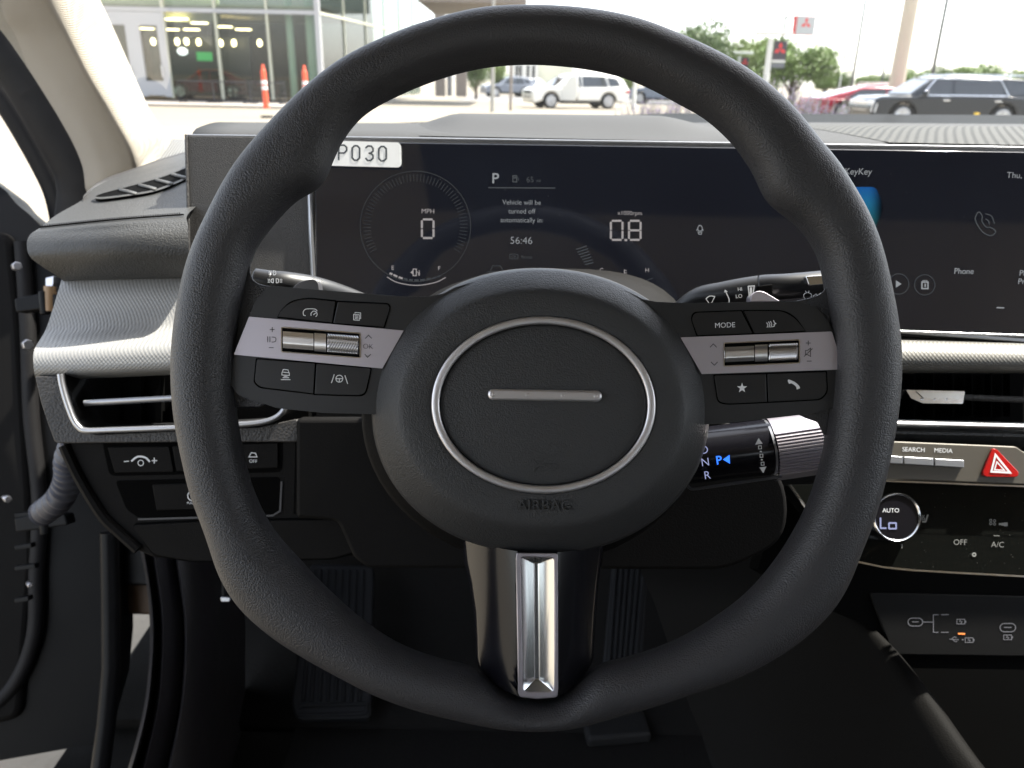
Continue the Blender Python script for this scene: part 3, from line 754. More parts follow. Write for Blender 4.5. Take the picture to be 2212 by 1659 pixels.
# stock tag stuck on the glass
FT = Fr(793, 335, .615)
stk = thing("stock_tag", "white rounded tag with black characters stuck on the display glass", "tag", FT(793, 335))
tb = MB().prism(FT, rnd([(560,300),(861,308),(866,314),(867,356),(862,362),(560,354)], [1,4,4,4,4,1]), -.0006, .0004).build("tag_card", mat("tag_white", (.80,.80,.78), .45), stk)
mb = MB()
# octagonal stencil-like characters
def oct_(x, y, w, h, c, lw): mb.stroke(FT, [(x+c,y),(x+w-c,y),(x+w,y+c),(x+w,y+h-c),(x+w-c,y+h),(x+c,y+h),(x,y+h-c),(x,y+c)], lw, .0006, True)
def PP(x, y): mb.stroke(FT, [(x,y+32),(x,y),(x+12,y),(x+17,y+5),(x+17,y+12),(x+12,y+17),(x,y+17)], 3.6, .0006)
PP(732, 314)
oct_(761, 315.5, 16, 31, 5, 3.6); oct_(818.5, 317, 16, 31, 5, 3.6)
mb.stroke(FT, [(790,320),(795,316),(802,316),(806,321),(806,327),(801,331.5),(797,331.5)], 3.6, .0006); mb.stroke(FT, [(797,331.5),(801,331.5),(806,336),(806,342),(801,347),(794,347),(790,342)], 3.6, .0006)
mb.build("lettering", mat("tag_ink", (.03,.04,.05), .5), tb, smooth=False)

# ================================================================== STALKS AND GEAR SELECTOR
def stalk(name, label, axis, radii, cap_at):
    t = thing(name, label, "stalk", W(*axis[0]))
    q = spl([Vector((*a, r)) for a, r in zip(axis, radii)], 6)
    P = [W(*p[:3]) for p in q]; R = [p[3]/FPX*p[2] for p in q]
    k = int(len(P)*cap_at)
    body = MB().tube(P[:k+1], R[:k+1], 24).build("stalk_body", M['pod'], t, angle=40)
    cap = MB().tube(P[k:], [r*1.02 for r in R[k:]], 24).build("end_knob", M['button'], t, bevel=.001, angle=40)
    return t, body, cap
ls, lb, lc = stalk("light_stalk", "black light stalk left of the steering column with white lamp symbols", [(800,655,.52),(740,637,.505),(680,622,.49),(620,612,.48),(582,608,.478),(546,599,.476)], [15,21,25,25,24,20], .76)
FS = Fr(620, 610, .470); 
mb = MB()
mb.stroke(FS, [(588,586),(588,596)], 1.4, -.004)
def lamp(x, y, s): mb.stroke(FS, spl([(x,y-s),(x+s,y-s*.8),(x+s*1.2,y),(x+s,y+s*.8),(x,y+s)], 3), 1.5, .0032, False); mb.stroke(FS, [(x,y-s),(x,y+s)], 1.5, .0032)
lamp(594, 591, 4.5)
for k in (-3, 0, 3): mb.stroke(FS, [(584,591+k),(590,591+k)], 1.2, .0032)
mb.text(FS, "AUTO", 690, 607, 7, .0030, rot=12)
lamp(600, 608, 4.5); mb.stroke(FS, spl([(594,603.5),(590,605),(589,608),(590,611),(594,612.5)], 3), 1.5, .0032); mb.stroke(FS, [(594,603.5),(594,612.5)], 1.5, .0032)
for k in (-3, 0, 3): mb.stroke(FS, [(582,608+k),(587,608+k)], 1.2, .0032); mb.stroke(FS, [(608,608+k),(613,608+k)], 1.2, .0032)
mb.build("icon", M['white'], lb, smooth=False)
MB().prism(FS, [tuple(p) for p in spl([(634,626),(645,614),(662,607),(680,605),(690,612),(693,630)], 4)], -.006, .0035).build("paddle", M['print'], ls, bevel=.0008)
ws, wb, wc = stalk("wiper_stalk", "black wiper stalk right of the steering column marked HI and LO", [(1430,700,.52),(1500,650,.505),(1560,636,.495),(1640,622,.486),(1706,618,.48),(1830,606,.478)], [12,24,27,27,27,26], .60)
FS2 = Fr(1620, 630, .470)
mb = MB(); hh = .0012
mb.text(FS2, "HI", 1597, 625, 7.5, hh, rot=-5); mb.text(FS2, "LO", 1595, 640, 8, hh, rot=-5)
mb.stroke(FS2, spl([(1572,660),(1574,648),(1569,636),(1566,630)], 4), 2, hh); mb.sheet(FS2, [(1563,632),(1565,626),(1571,631)], hh)
mb.stroke(FS2, spl([(1524,646),(1532,640),(1543,641)], 3), 2, hh); mb.stroke(FS2, [(1524,646),(1531,656),(1536,655),(1543,641)], 1.6, hh)
mb.stroke(FS2, [(1615,619),(1628,618),(1623,650),(1618,650),(1615,619)], 2.4, hh); mb.stroke(FS2, [(1621,622),(1620,650)], 5, hh)
mb.build("icon", M['white'], wb, smooth=False)
MB().prism(FS2, [(1636,618),(1668,614),(1669,640),(1636,645)], -.004, .0008).build("switch_slot", M['void'], wb, bevel=.0006)
MB().prism(FS2, [tuple(p) for p in spl([(1617,653),(1619,640),(1630,631),(1645,632),(1662,641),(1680,652)], 4)], -.005, .004).build("paddle", M['plate'], ws, bevel=.0008)
mb = MB(); mb.stroke(FS2, spl([(1733,638),(1741,633),(1750,637),(1747,647),(1737,647)], 3, True), 1.6, .002, True); mb.stroke(FS2, [(1737,629),(1739,632)], 1.5, .002); mb.stroke(FS2, [(1745,629),(1744,632)], 1.5, .002)
mb.stroke(FS2, [(1754,640),(1760,636),(1764,640),(1770,634),(1776,640),(1772,648),(1757,648)], 1.6, .002, True)
mb.build("icon", M['white'], wc, smooth=False)
MB().prism(FS2, rnd([(1736,598),(1800,594),(1800,614),(1744,619)], 4), -.002, .003).build("knob_ridge", M['chrome'], wc, bevel=.0012)

gear = thing("gear_selector", "black column gear selector lit blue at P with ribbed metal knob", "gear selector", W(1640, 985, .46))
FG = Fr(1600, 985, .455, pan=-6)
rows = []
edge0 = [(1400,936),(1480,931),(1680,906)]; edge1 = [(1400,1066),(1490,1053),(1690,1030)]
for k in range(15):
    t = k/14; a = math.pi*(t - .5)
    hgt = -.014 + .018*max(0, math.cos(a))**.45
    rows.append([FG(p[0] + (q[0]-p[0])*t, p[1] + (q[1]-p[1])*t, hgt) for p, q in zip(edge0, edge1)])
gb = MB().grid(rows).build("selector_body", M['gloss'], gear, angle=60)
MB().tube([FG(x, y, -.002) for x, y in spl([(1484,1046),(1492,1056),(1510,1056),(1600,1043),(1690,1030)], 4)], .0009, 6).build("lower_edge", M['print'], gear)
hg = .0046
mb = MB(); mb.text(FG, "D", 1519, 970, 17, hg, rot=-8, off=-.006); mb.text(FG, "N", 1521, 996, 17, hg, rot=-8, off=-.006); mb.text(FG, "R", 1525, 1024, 17, hg, rot=-8, off=-.006); mb.build("lettering", M['litviolet'], gb, smooth=False)
mb = MB(); mb.text(FG, "P", 1550, 992, 18, hg, rot=-8, off=.01); mb.sheet(FG, [(1559,991),(1573,981),(1574,1000)], hg); mb.build("parking_mark", M['litblue'], gb, smooth=False)
mb = MB(); mb.sheet(FG, [(1635,945),(1628,959),(1644,957)], hg); mb.sheet(FG, [(1645,1020),(1637,1008),(1652,1006)], hg)
for x, y in ((1638,965),(1641,983),(1643.5,1000)): mb.stroke(FG, [(x-3,y-3),(x+3,y-3.5),(x+3.4,y+3),(x-2.6,y+3.4)], 1.5, hg, True)
for x, y in ((1640,974),(1642,991.5)): mb.stroke(FG, [(x-1.5,y),(x+1.5,y)], 3, hg)
mb.build("icon", M['white'], gb, smooth=False)
def barrel(x0t, x0b, x1t, x1b, y0t, y0b, y1t, y1b, lift, name, m, n=40, ribs=0):
    rows = []
    for k in range(n + 1):
        t = k/n; a = math.pi*(t - .5); hg_ = -.016 + (.021 + lift)*max(0, math.cos(a))**.5
        if ribs and .22 < t < .86: hg_ += .0009*(1 if int(t*ribs*2) % 2 else -1)
        rows.append([FG(x0t + (x0b-x0t)*t + ((x1t + (x1b-x1t)*t) - (x0t + (x0b-x0t)*t))*j/6, (y0t + (y0b-y0t)*t) + ((y1t + (y1b-y1t)*t) - (y0t + (y0b-y0t)*t))*j/6, hg_) for j in range(7)])
    return MB().grid(rows).build(name, M[m], gear, angle=20)
barrel(1659, 1679, 1664, 1684, 908, 1034, 907, 1033, .001, "collar", 'bezel', 24)
barrel(1667, 1687, 1835, 1850, 906, 1046, 882, 1022, .002, "ribbed_knob", 'plate', 84, 21)
# column shroud behind the wheel
col_ = thing("steering_column", "dark steering column shroud reaching from the wheel hub into the dashboard", "steering column", W(1150, 900, .47))
rows = []
for d, cx, cy, a, b in ((.445,1160,905,330,270),(.47,1160,900,330,265),(.54,1180,840,330,250),(.60,1200,800,300,220),(.64,1200,790,250,180)):
    rows.append([W(cx + a*math.copysign(abs(math.cos(t))**.7, math.cos(t)), cy + b*math.copysign(abs(math.sin(t))**.7, math.sin(t)), d) for t in [2*math.pi*k/48 for k in range(48)]])
MB().grid(rows, cu=True, caps=True).build("shroud", M['low'], col_, angle=50)

# ================================================================== CENTRE STACK AND CONSOLE
cs = thing("center_stack", "centre stack with vent, satin button bar, red hazard button and gloss climate panel", "centre stack", W(2060, 1000, .62))
tr = [[(1880,728,.630),(2050,733,.63),(2300,740,.63)],[(1880,738,.612),(2050,742,.612),(2300,749,.612)],[(1880,760,.604),(2050,763,.604),(2300,768,.604)],[(1880,785,.603),(2050,787,.603),(2300,790,.603)],[(1880,801,.610),(2050,802,.61),(2300,802,.61)],[(1880,806,.63),(2050,806,.63),(2300,806,.63)]]
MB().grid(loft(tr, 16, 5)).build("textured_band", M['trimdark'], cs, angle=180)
FC = Fr(2060, 870, .612)
MB().prism(FC, [(1860,801),(2300,801),(2300,965),(1860,950)], -.08, -.05).build("vent_cavity", M['void'], cs, smooth=False)
MB().tube([FC(1900,853,-.012), FC(2078,858,-.012), FC(2300,867,-.012)], .0018, 10, flat=1.5, up=(0,0,1)).build("vent_vane", M['grain'], cs)
tab = MB().prism(FC, rnd([(1952,842),(2078,845),(2074,872),(1988,871),(1962,860)], 3), -.012, .004).build("vent_tab", M['chrome'], cs, bevel=.0015)
MB().prism(FC, rnd([(1972,845),(2068,848),(2064,864),(1992,863)], 3), .002, .0052).build("tab_face", M['recess'], tab, bevel=.001)
for x in (1985, 2011, 2037): MB().prism(FC, rnd([(x,860),(x+20,861),(x+18,865),(x,864)], 1.5), .004, .0062).build("grip_rib", M['chrome'], tab, bevel=.0005)
for x in range(1900, 2260, 44): MB().prism(FC, q4(x, 806, x+3, 905), -.049, -.04).build("vent_fin", M['void'], cs)
MB().grid(loft([[(1870,904,.612),(2300,915,.612)],[(1870,908,.604),(2300,919,.604)],[(1870,918,.603),(2300,928,.603)],[(1870,922,.612),(2300,932,.612)]], 8, 3, False)).build("vent_frame", M['bezel'], cs)
MB().grid(loft([[(1860,921,.614),(2300,931,.614)],[(1860,935,.610),(2300,946,.61)],[(1860,954,.622),(2300,968,.622)]], 8, 3, False)).build("padded_strip", M['dash'], cs)
FB = Fr(2060, 1000, .600, tilt=-8)
bb = MB().prism(FB, rnd([(1860,951),(1937,953),(2195,964),(2212,976),(2300,980),(2300,1051),(1912,1036),(1860,1034)], 6), -.02, 0).build("button_bar", M['warm'], cs, bevel=.0012)
MB().stroke(FB, [(1860,1037),(1912,1039),(2300,1054)], 3, .0006).build("bar_edge", M['chrome'], cs, smooth=False)
for x0, x1 in ((1880,1946),(1949,2012),(2015,2078)):
    f = lambda x: (x - 1923)*.062
    MB().prism(FB, rnd([(x0,985+f(x0)),(x1,985+f(x1)),(x1,1001+f(x1)),(x0,1001+f(x0))], 2), -.002, .003).build("key", M['bezel'], bb, bevel=.0012)
mb = MB(); mb.text(FB, "SEARCH", 1973, 971, 9.5, .0004, rot=2, off=-.004); mb.text(FB, "MEDIA", 2037, 973, 9.5, .0004, rot=2, off=-.004); mb.build("lettering", M['white'], bb, smooth=False)
red = mat("hazard_red", (.40,.006,.006), .16, coat=.8)
hz = MB().prism(FB, rnd([(2141,968),(2150,971),(2198,1021),(2194,1031),(2124,1030),(2119,1022)], [6,4,6,8,8,6]), -.001, .0022).build("hazard_button", red, cs, bevel=.0009)
mb = MB(); mb.stroke(FB, [(2146,983),(2177,1021),(2137,1019)], 4, .0026, True); mb.stroke(FB, [(2149,998),(2165,1016),(2144,1015)], 2.4, .0026, True); mb.build("icon", M['white'], hz, smooth=False)
# climate panel
FP = Fr(2030, 1140, .600, tilt=-12)
cp = MB().prism(FP, rnd([(1700,1047),(1912,1043),(2300,1056),(2300,1247),(2212,1242),(1975,1229),(1908,1222),(1850,1210),(1815,1190)], 4), -.02, -.001).build("climate_panel", M['panelgloss'], cs, bevel=.0008)
MB().stroke(FP, [(1800,1196),(1850,1213),(1908,1225),(1975,1232),(2212,1245),(2300,1249)], 4, -.0004).build("panel_edge", M['chrome'], cs, smooth=False)
MB().tube([FP(x, y, .001) for x, y in ((1705,1048),(1735,1090),(1770,1140),(1812,1192))], .0013, 8).build("side_edge", M['chrome'], cs)
kc = (1921, 1119)
kn = MB().grid([[FP(kc[0] + r*math.cos(2*math.pi*k/48), kc[1] + r*1.02*math.sin(2*math.pi*k/48), h) for k in range(48)] for r, h in ((52,-.002),(52,.010),(51,.0125),(49,.0135),(46.5,.013),(45.5,.0115))], cu=True).build("temperature_knob", M['chrome'], cs, angle=50)
kf = MB().sheet(FP, [(kc[0] + 46*math.cos(2*math.pi*k/48), kc[1] + 47*math.sin(2*math.pi*k/48)) for k in range(48)], .012).build("knob_face", M['gloss'], kn, smooth=False)
mb = MB(); mb.text(FP, "AUTO", 1908, 1104, 9, .0124, off=-.008); mb.build("lettering", M['white'], kf, smooth=False)
mb = MB(); FDs = FD
for ch, x in (('L', 1884), ('o', 1904)):
    S = {'L': [[(x+2,1120),(x+2,1142)],[(x+2,1142),(x+14,1142)]], 'o': [[(x,1131),(x+15,1131)],[(x+15,1131),(x+15,1143)],[(x+15,1143),(x,1143)],[(x,1143),(x,1131)]]}[ch]
    for l in S: mb.stroke(FP, l, 3.4, .0124)
mb.build("temperature_readout", M['litviolet'], kf, smooth=False)
hc = -.0004
dimw = mat("dim_print", (.20,.20,.19), .5)
mb = MB(); mb.text(FP, "OFF", 2075, 1171, 12, hc, off=-.008, rot=1); mb.text(FP, "A/C", 2156, 1176, 12, hc, off=-.008, rot=2)
mb.stroke(FP, [(1993,1127),(2000,1127),(2005,1112)], 3, hc)
for k in range(3): mb.stroke(FP, spl([(1990+3.5*k,1113),(1988.5+3.5*k,1117),(1991+3.5*k,1120),(1989.5+3.5*k,1124)], 3), 1.3, hc)
for cx, cy in ((2141,1124),(2149,1125),(2141,1131),(2149,1132)): mb.stroke(FP, circ(cx, cy, 2.6, n=8), 1.2, hc, True)
for k in range(3): mb.stroke(FP, [(2159+6*k,1132+.3*k),(2164+6*k,1132+.3*k)], 4 + 2*k, hc)
mb.stroke(FP, [(2147,1157),(2160,1157.5)], 1.2, hc); mb.stroke(FP, circ(2105,1198,3.4,n=10), 3, hc, True)
mb.stroke(FP, [(1949,1175),(1949,1184)], 1.6, hc)
mb.build("lettering", dimw, cp, smooth=False)
# tray below with charging sockets
con = thing("center_console", "dark centre console with charging socket markings and padded left edge", "console", W(2050, 1450, .62))
FU = Fr(2050, 1350, .660, tilt=-10)
MB().prism(FU, [(1690,1060),(1850,1200),(2300,1236),(2300,1760),(2180,1760),(2000,1530),(1880,1350),(1760,1300),(1640,1230)], -.03, -.004).build("tray_wall", M['void'], con, smooth=False)
su = MB().prism(FU, rnd([(1880,1280),(2300,1290),(2300,1420),(1930,1415)], 10), -.006, -.001).build("socket_panel", mat("socket_black", (.004,.004,.004), .6, spec=.12), con, bevel=.001)
hu = -.0006; mb = MB()
def pill(x, y, w, h): mb.stroke(FU, capsule(x-w/2+h/2, y, x+w/2-h/2, y, h/2, 6), 1.5, hu, True)
pill(1978,1344,32,17); mb.stroke(FU, [(1971,1343.5),(1985,1343.5)], 1.5, hu); mb.stroke(FU, [(1995,1344),(2017,1344)], 1.4, hu)
mb.stroke(FU, [(2028,1328),(2017,1328),(2017,1366),(2028,1366)], 1.4, hu); mb.stroke(FU, [(2034,1328),(2050,1328)], 1.4, hu); mb.stroke(FU, [(2034,1366),(2050,1366)], 1.4, hu)
for x, y in ((2077,1343),(2095,1383),(2178,1377)):
    mb.stroke(FU, [(x-9,y-5),(x+8,y-5),(x+8,y+5),(x-9,y+5)], 1.3, hu, True); mb.stroke(FU, [(x-1,y-4),(x-3,y),(x+2,y),(x,y+4)], 1.1, hu); mb.stroke(FU, [(x+10,y-2),(x+10,y+2)], 1.6, hu)
pill(2178,1356,34,18); mb.stroke(FU, [(2170,1355.5),(2186,1355.5)], 1.5, hu)
mb.stroke(FU, [(2052,1381),(2072,1382)], 1.3, hu); mb.stroke(FU, [(2056,1381),(2062,1376),(2067,1377)], 1.2, hu); mb.stroke(FU, [(2058,1381.5),(2064,1386),(2069,1386)], 1.2, hu); mb.stroke(FU, [(2079,1382),(2082,1382)], 2, hu)
mb.build("icon", mat("socket_print", (.16,.16,.18), .5), su, smooth=False)
mb = MB(); mb.stroke(FU, [(2071,1369),(2085,1369.5)], 3.4, hu); mb.build("charge_lamp", emis("lamp_amber", (1,.30,.06), .35), su, smooth=False)
# padded edge of the console, its flank falling away into the footwell
ce = [[(1480,1120,.95),(1640,1150,.86),(1760,1190,.80),(1830,1230,.78)],
      [(1560,1280,.84),(1740,1300,.75),(1835,1322,.695),(1871,1332,.685)],
      [(1610,1420,.80),(1790,1428,.705),(1893,1414,.648),(1936,1404,.64)],
      [(1660,1560,.76),(1850,1550,.655),(1962,1525,.603),(2018,1510,.595)],
      [(1730,1690,.71),(1920,1680,.605),(2042,1652,.558),(2106,1634,.55)],
      [(1820,1800,.67),(2000,1800,.565),(2128,1775,.518),(2200,1750,.51)]]
ce = [[(r[0][0]-160, r[0][1]-10, r[0][2]+.07)] + r + [(r[3][0]+7, r[3][1]+3, r[3][2]+.004), (r[3][0]+12, r[3][1]+28, r[3][2]+.07)] for r in ce]
MB().grid(loft(ce, 28, 6)).build("padded_edge", M['conpad'], con, angle=180)
MB().grid(loft([[(1470,1150,1.06),(1640,1190,.97),(1800,1270,.88)],[(1480,1400,1.04),(1640,1380,.95),(1760,1380,.87)],[(1520,1600,1.0),(1660,1560,.90),(1760,1520,.83)],[(1580,1760,.94),(1720,1760,.84),(1800,1770,.77)]], 14, 5)).build("console_side", M['carpet'], con, angle=180)
# settled dust on the gloss panels
rng = random.Random(4)
mb = MB()
for k in range(70):
    x, y = rng.uniform(1880, 2212), rng.uniform(1050, 1235); s_ = rng.uniform(.3, .95)
    mb.sheet(FP, [(x-s_,y),(x,y-s_*.8),(x+s_,y),(x,y+s_*.8)], -.0003)
o = mb.build("dust", mat("dust_speck", (.12,.12,.11), .9), cp, smooth=False); o["kind"] = "stuff"
mb = MB()
for k in range(110):
    x, y = rng.uniform(690, 2212), rng.uniform(320, 640); s_ = rng.uniform(.3, .8)
    mb.sheet(FD, [(x-s_,y),(x,y-s_*.8),(x+s_,y),(x,y+s_*.8)], .0021)
o = mb.build("dust", bpy.data.materials["dust_speck"], scr, smooth=False); o["kind"] = "stuff"
# ================================================================== STEERING WHEEL
WD = 0.40
FWP = Fr(1160, 790, WD)
class Traced:
    """the wheel plane, traced so that a photo outline keeps its place at every height h"""
    n = FWP.n
    def __call__(s, px, py, h=0.0): return W(px, py, WD - h)
FW = Traced()
MM = FPX / WD / 1000.0                         # px per millimetre in the wheel plane
wheel = thing("steering_wheel", "black grained steering wheel with oval silver ringed hub and button spokes", "steering wheel", FW(1160, 790))

outer = [(1154,17),(1037,23),(937,47),(837,83),(737,133),(677,177),(610,237),(550,300),(500,367),(450,463),(408,560),(383,670),(372,786),(377,886),(397,996),(420,1086),
 (433,1116),(453,1173),(473,1239),(510,1303),(583,1371),(667,1424),(737,1461),(804,1495),(937,1540),(1037,1561),(1154,1568),(1250,1563),(1345,1540),(1474,1500),(1602,1456),(1708,1397),
 (1795,1319),(1828,1266),(1858,1189),(1885,1120),(1904,1055),(1922,973),(1938,880),(1944,786),(1938,703),(1922,620),(1905,548),(1872,460),(1835,393),(1808,347),(1772,307),(1708,230),(1642,173),(1575,130),(1475,82),(1370,43),(1270,24)]
inner = [(1154,136),(1037,145),(937,172),(864,202),(787,245),(745,295),(727,330),(715,362),(703,392),(680,415),(650,427),(617,456),(582,495),(548,546),(534,600),(524,650),(513,720),(508,790),(507,850),
 (511,893),(520,953),(533,1015),(562,1095),(600,1155),(650,1209),(713,1276),(790,1345),(862,1392),(937,1421),(1000,1436),(1030,1447),(1060,1472),(1090,1495),(1120,1508),(1160,1512),(1202,1508),(1228,1496),(1255,1473),(1282,1445),(1320,1430),(1387,1413),(1474,1378),
 (1542,1336),(1608,1286),(1675,1209),(1708,1159),(1732,1116),(1750,1075),(1766,1025),(1778,980),(1784,930),(1793,860),(1797,780),(1792,700),(1782,620),(1768,553),(1742,510),(1708,475),(1674,453),(1655,433),(1644,415),(1632,383),(1608,343),(1582,308),(1552,278),(1515,248),(1474,226),(1404,188),(1337,161),(1237,142)]
C0 = Vector((1160, 790))
def polar(pts):
    q = sorted((math.atan2(y - C0.y, x - C0.x) % (2*math.pi), math.hypot(x - C0.x, y - C0.y)) for x, y in pts)
    n = len(q)
    def R(a):
        a %= 2*math.pi
        k = next((i for i in range(n) if q[i][0] > a), n)
        p = [(q[(k+j) % n][0] + 2*math.pi*((k+j)//n), q[(k+j) % n][1]) for j in (-2, -1, 0, 1)]
        (x0,y0),(x1,y1),(x2,y2),(x3,y3) = p
        t = (a - x1)/(x2 - x1)
        m1 = (y2-y0)/(x2-x0)*(x2-x1); m2 = (y3-y1)/(x3-x1)*(x2-x1)
        lim = 3*abs(y2-y1)
        m1 = max(-lim, min(lim, m1)) if (y2-y1)*m1 > 0 or abs(y2-y1) < 4 else m1*.3
        m2 = max(-lim, min(lim, m2)) if (y2-y1)*m2 > 0 or abs(y2-y1) < 4 else m2*.3
        return (2*t**3-3*t*t+1)*y1 + (t**3-2*t*t+t)*m1 + (-2*t**3+3*t*t)*y2 + (t**3-t*t)*m2
    return R
Ro, Ri = polar(outer), polar(inner)
NA, NS = 288, 36
ro = [Ro(2*math.pi*i/NA) for i in range(NA)]; ri = [Ri(2*math.pi*i/NA) for i in range(NA)]
def blur(a, k=1):
    n = len(a)
    for _ in range(k): a = [(a[i-1] + 2*a[i] + a[(i+1) % n])/4 for i in range(n)]
    return a
ro, ri = blur(ro, 3), blur(ri, 2)
rows = []
for i in range(NA):
    a = 2*math.pi*i/NA; c = (ro[i]+ri[i])/2; h = (ro[i]-ri[i])/2*.945
    row = []
    for k in range(NS):
        b = 2*math.pi*k/NS
        cb, sb = math.cos(b), math.sin(b)
        e = .88
        x = math.copysign(abs(cb)**e, cb)*h; z = math.copysign(abs(sb)**e, sb)*15.5
        zz = z/1000
        # keep the traced silhouette: shrink towards the lens with the parallax of the front half
        r = (c + x) * (1 - 0.0*zz)
        row.append(FWP(C0.x + r*math.cos(a), C0.y + r*math.sin(a), zz))
    rows.append(row)
MB().grid(rows, cu=True, cv=True).build("rim", M['rim'], wheel, angle=180)

# ---- spokes (satin carriers behind the button pods)
def spoke(pts, h0, h1, name="spoke", m='pod', bev=.0035, r=8):
    return MB().prism(FW, rnd(pts, r), h0, h1).build(name, M[m], wheel, bevel=bev, seg=5)
# leather webs where the rim grows into the spokes
MB().prism(FW, [(470,520)] + [tuple(p) for p in spl([(545,545),(541,575),(546,602),(566,615),(610,621)], 6)] + [(640,660),(640,840),(560,880),(470,880),(440,700)], -.016, -.0015).build("spoke_web", M['rim'], wheel, bevel=.006, seg=6)
MB().prism(FW, [(1860,520),(1770,556)] + [tuple(p) for p in spl([(1777,590),(1783,618),(1770,636),(1742,645),(1715,651)], 6)] + [(1680,690),(1690,880),(1740,903),(1765,912),(1779,940),(1860,940),(1890,700)], -.016, -.0015).build("spoke_web", M['rim'], wheel, bevel=.006, seg=6)

def hub_edge(y0, y1, side, n=12, off=1.5):
    out = []
    for k in range(n + 1):
        y = y0 + (y1 - y0)*k/n
        out.append((1167 + side*(363*math.sqrt(max(0, 1 - ((y - 889)/308)**2)) + off), y))
    return out
podL = spoke([(583,617),(737,630),(880,641),(930,640),(958,634),(984,620)] + hub_edge(606, 895, -1, off=-14) + [(700,892),(600,882),(513,853),(498,830),(500,795),(507,763),(524,720),(538,685),(552,650)], -.022, .0020, "spoke", bev=.0065, r=6)
podR = spoke(hub_edge(612, 917, 1, off=-14)[::-1] + [(1360,632),(1388,646),(1418,652),(1490,655),(1722,650),(1762,664),(1786,690),(1800,716),(1826,797),(1837,822),(1834,853),(1808,878),(1758,893),(1642,906),(1560,915)], -.022, .0020, "spoke", bev=.0065, r=6)
MB().prism(FW, [(700,640),(960,645),(1380,655),(1640,660),(1640,890),(700,880)], -.03, -.006).build("spoke_carrier", M['pod'], wheel, bevel=.004)

# ---- button pods
HP = .0020
def groove(par, pts, w=3.2, closed=False):
    MB().stroke(FW, pts, w, HP + .0003, closed).build("groove", M['void'], par, smooth=False)
def button(pod, pts, r, h=.0012, name="button", m='button', bev=.0009):
    base = MB().prism(FW, rnd([(C[0], C[1]) for C in grow(pts, 2.6)], [q*1.1 for q in r] if isinstance(r, list) else r), HP - .004, HP + .00025)
    base.build("button_gap", M['void'], pod, smooth=False)
    return MB().prism(FW, rnd(pts, r), HP - .003, HP + h).build(name, M[m], pod, bevel=bev, seg=3)
def grow(pts, d):
    c = sum((Vector(p) for p in pts), Vector((0, 0)))/len(pts); out = []
    for p in pts:
        v = Vector(p) - c; out.append(tuple(Vector(p) + Vector((math.copysign(d, v.x), math.copysign(d, v.y)))))
    return out
bL1 = button(podL, [(601,684),(606,672),(628,652),(662,645),(724,651),(717,697)], [2,8,18,10,2,2])
bL2 = button(podL, [(730,652),(836,657),(842,664),(829,706),(720,698)], [2,6,6,2,2])
bL3 = button(podL, [(555,776),(680,785),(676,850),(562,836),(550,824)], [4,1,1,10,6])
bL4 = button(podL, [(684,786),(801,796),(789,848),(778,854),(680,851)], [1,4,8,8,1])
bR1 = button(podR, [(1507,724),(1494,690),(1500,676),(1601,672),(1625,720)], [2,8,8,2,2])
bR2 = button(podR, [(1607,672),(1690,672),(1716,686),(1739,714),(1630,720)], [2,14,14,2,2])
bR3 = button(podR, [(1543,811),(1654,808),(1656,868),(1574,872),(1552,868)], [4,1,1,8,10])
bR4 = button(podR, [(1658,808),(1784,803),(1786,845),(1772,862),(1660,868)], [1,4,8,10,1])

# silver plates
def plate(pod, pts, r):
    return MB().prism(FW, rnd(pts, r), HP - .003, HP + .0016).build("trim_plate", M['plate'], pod, bevel=.0006, seg=2)
plL = plate(podL, [(538,684),(872,714),(826,796),(505,766)], [3,1,1,3])
plR = plate(podR, [(1470,729),(1797,716),(1823,798),(1516,808)], [1,3,3,1])
HQ = HP + .0016
def icon(name, par, mb, m='white'): return mb.build(name, M[m], par, smooth=False)
def roller(pod, x0, x1, yt, yb, kind, slope):
    """a cylinder lying across the plate; slope = px down per px right"""
    n = 28 if kind != 'knurl' else 14; rows = []; R = (yb - yt)/2
    nx = 2 if kind != 'knurl' else 24
    cy = (yt + yb)/2
    rp = R / MM / 1000
    for i in range(nx + 1):
        x = x0 + (x1 - x0)*i/nx; row = []
        for k in range(n + 1):
            a = math.pi*(k/n - .5)
            q = rp*.80
            if kind == 'knurl':
                q += .0009*(1 if (i + k) % 2 else -.2)
            elif kind == 'facet':
                a2 = a
                q *= 1.0 / max(abs(math.cos(a2)), abs(math.sin(a2)), (abs(math.cos(a2)) + abs(math.sin(a2)))*.72)
                q *= .93
            row.append(FW(x, cy + slope*(x - (x0+x1)/2) + R*.97*math.sin(a)*(q/(rp*.8) if kind != 'knurl' else 1), HQ - .0015 + q*math.cos(a)*.72))
        rows.append(row)
    nm = {'knurl': "knurled_roller", 'facet': "toggle", 'mid': "roller_collar"}[kind]
    return MB().grid(rows, caps=True).build(nm, M['knurl' if kind == 'knurl' else 'roller'], pod, smooth=kind != 'knurl', angle=25)
def rollers(pod, x0, x1, x2, x3, yt, yb, sl):
    ym = lambda x: sl*(x - x0)
    fr = [(x0-3, yt-3), (x3+4, yt-3+ym(x3)), (x3+4, yb+3+ym(x3)), (x0-3, yb+3)]
    MB().prism(FW, rnd(fr, 3), HQ-.003, HQ+.0001).build("roller_slot", M['void'], pod, smooth=False)
    MB().stroke(FW, rnd(fr, 3), 2.2, HQ+.0003, True).build("roller_frame", M['chrome'], pod, smooth=False)
    for a, b, k in ((x0, x1-1, 'facet'), (x1+1, x2-2, 'mid'), (x2+1, x3, 'knurl')):
        roller(pod, a, b, yt + ym((a+b)/2), yb + ym((a+b)/2), k, sl)
rollers(podL, 611, 678, 706, 774, 710, 757, .078)
rollers(podR, 1567, 1630, 1660, 1723, 744, 788, -.045)

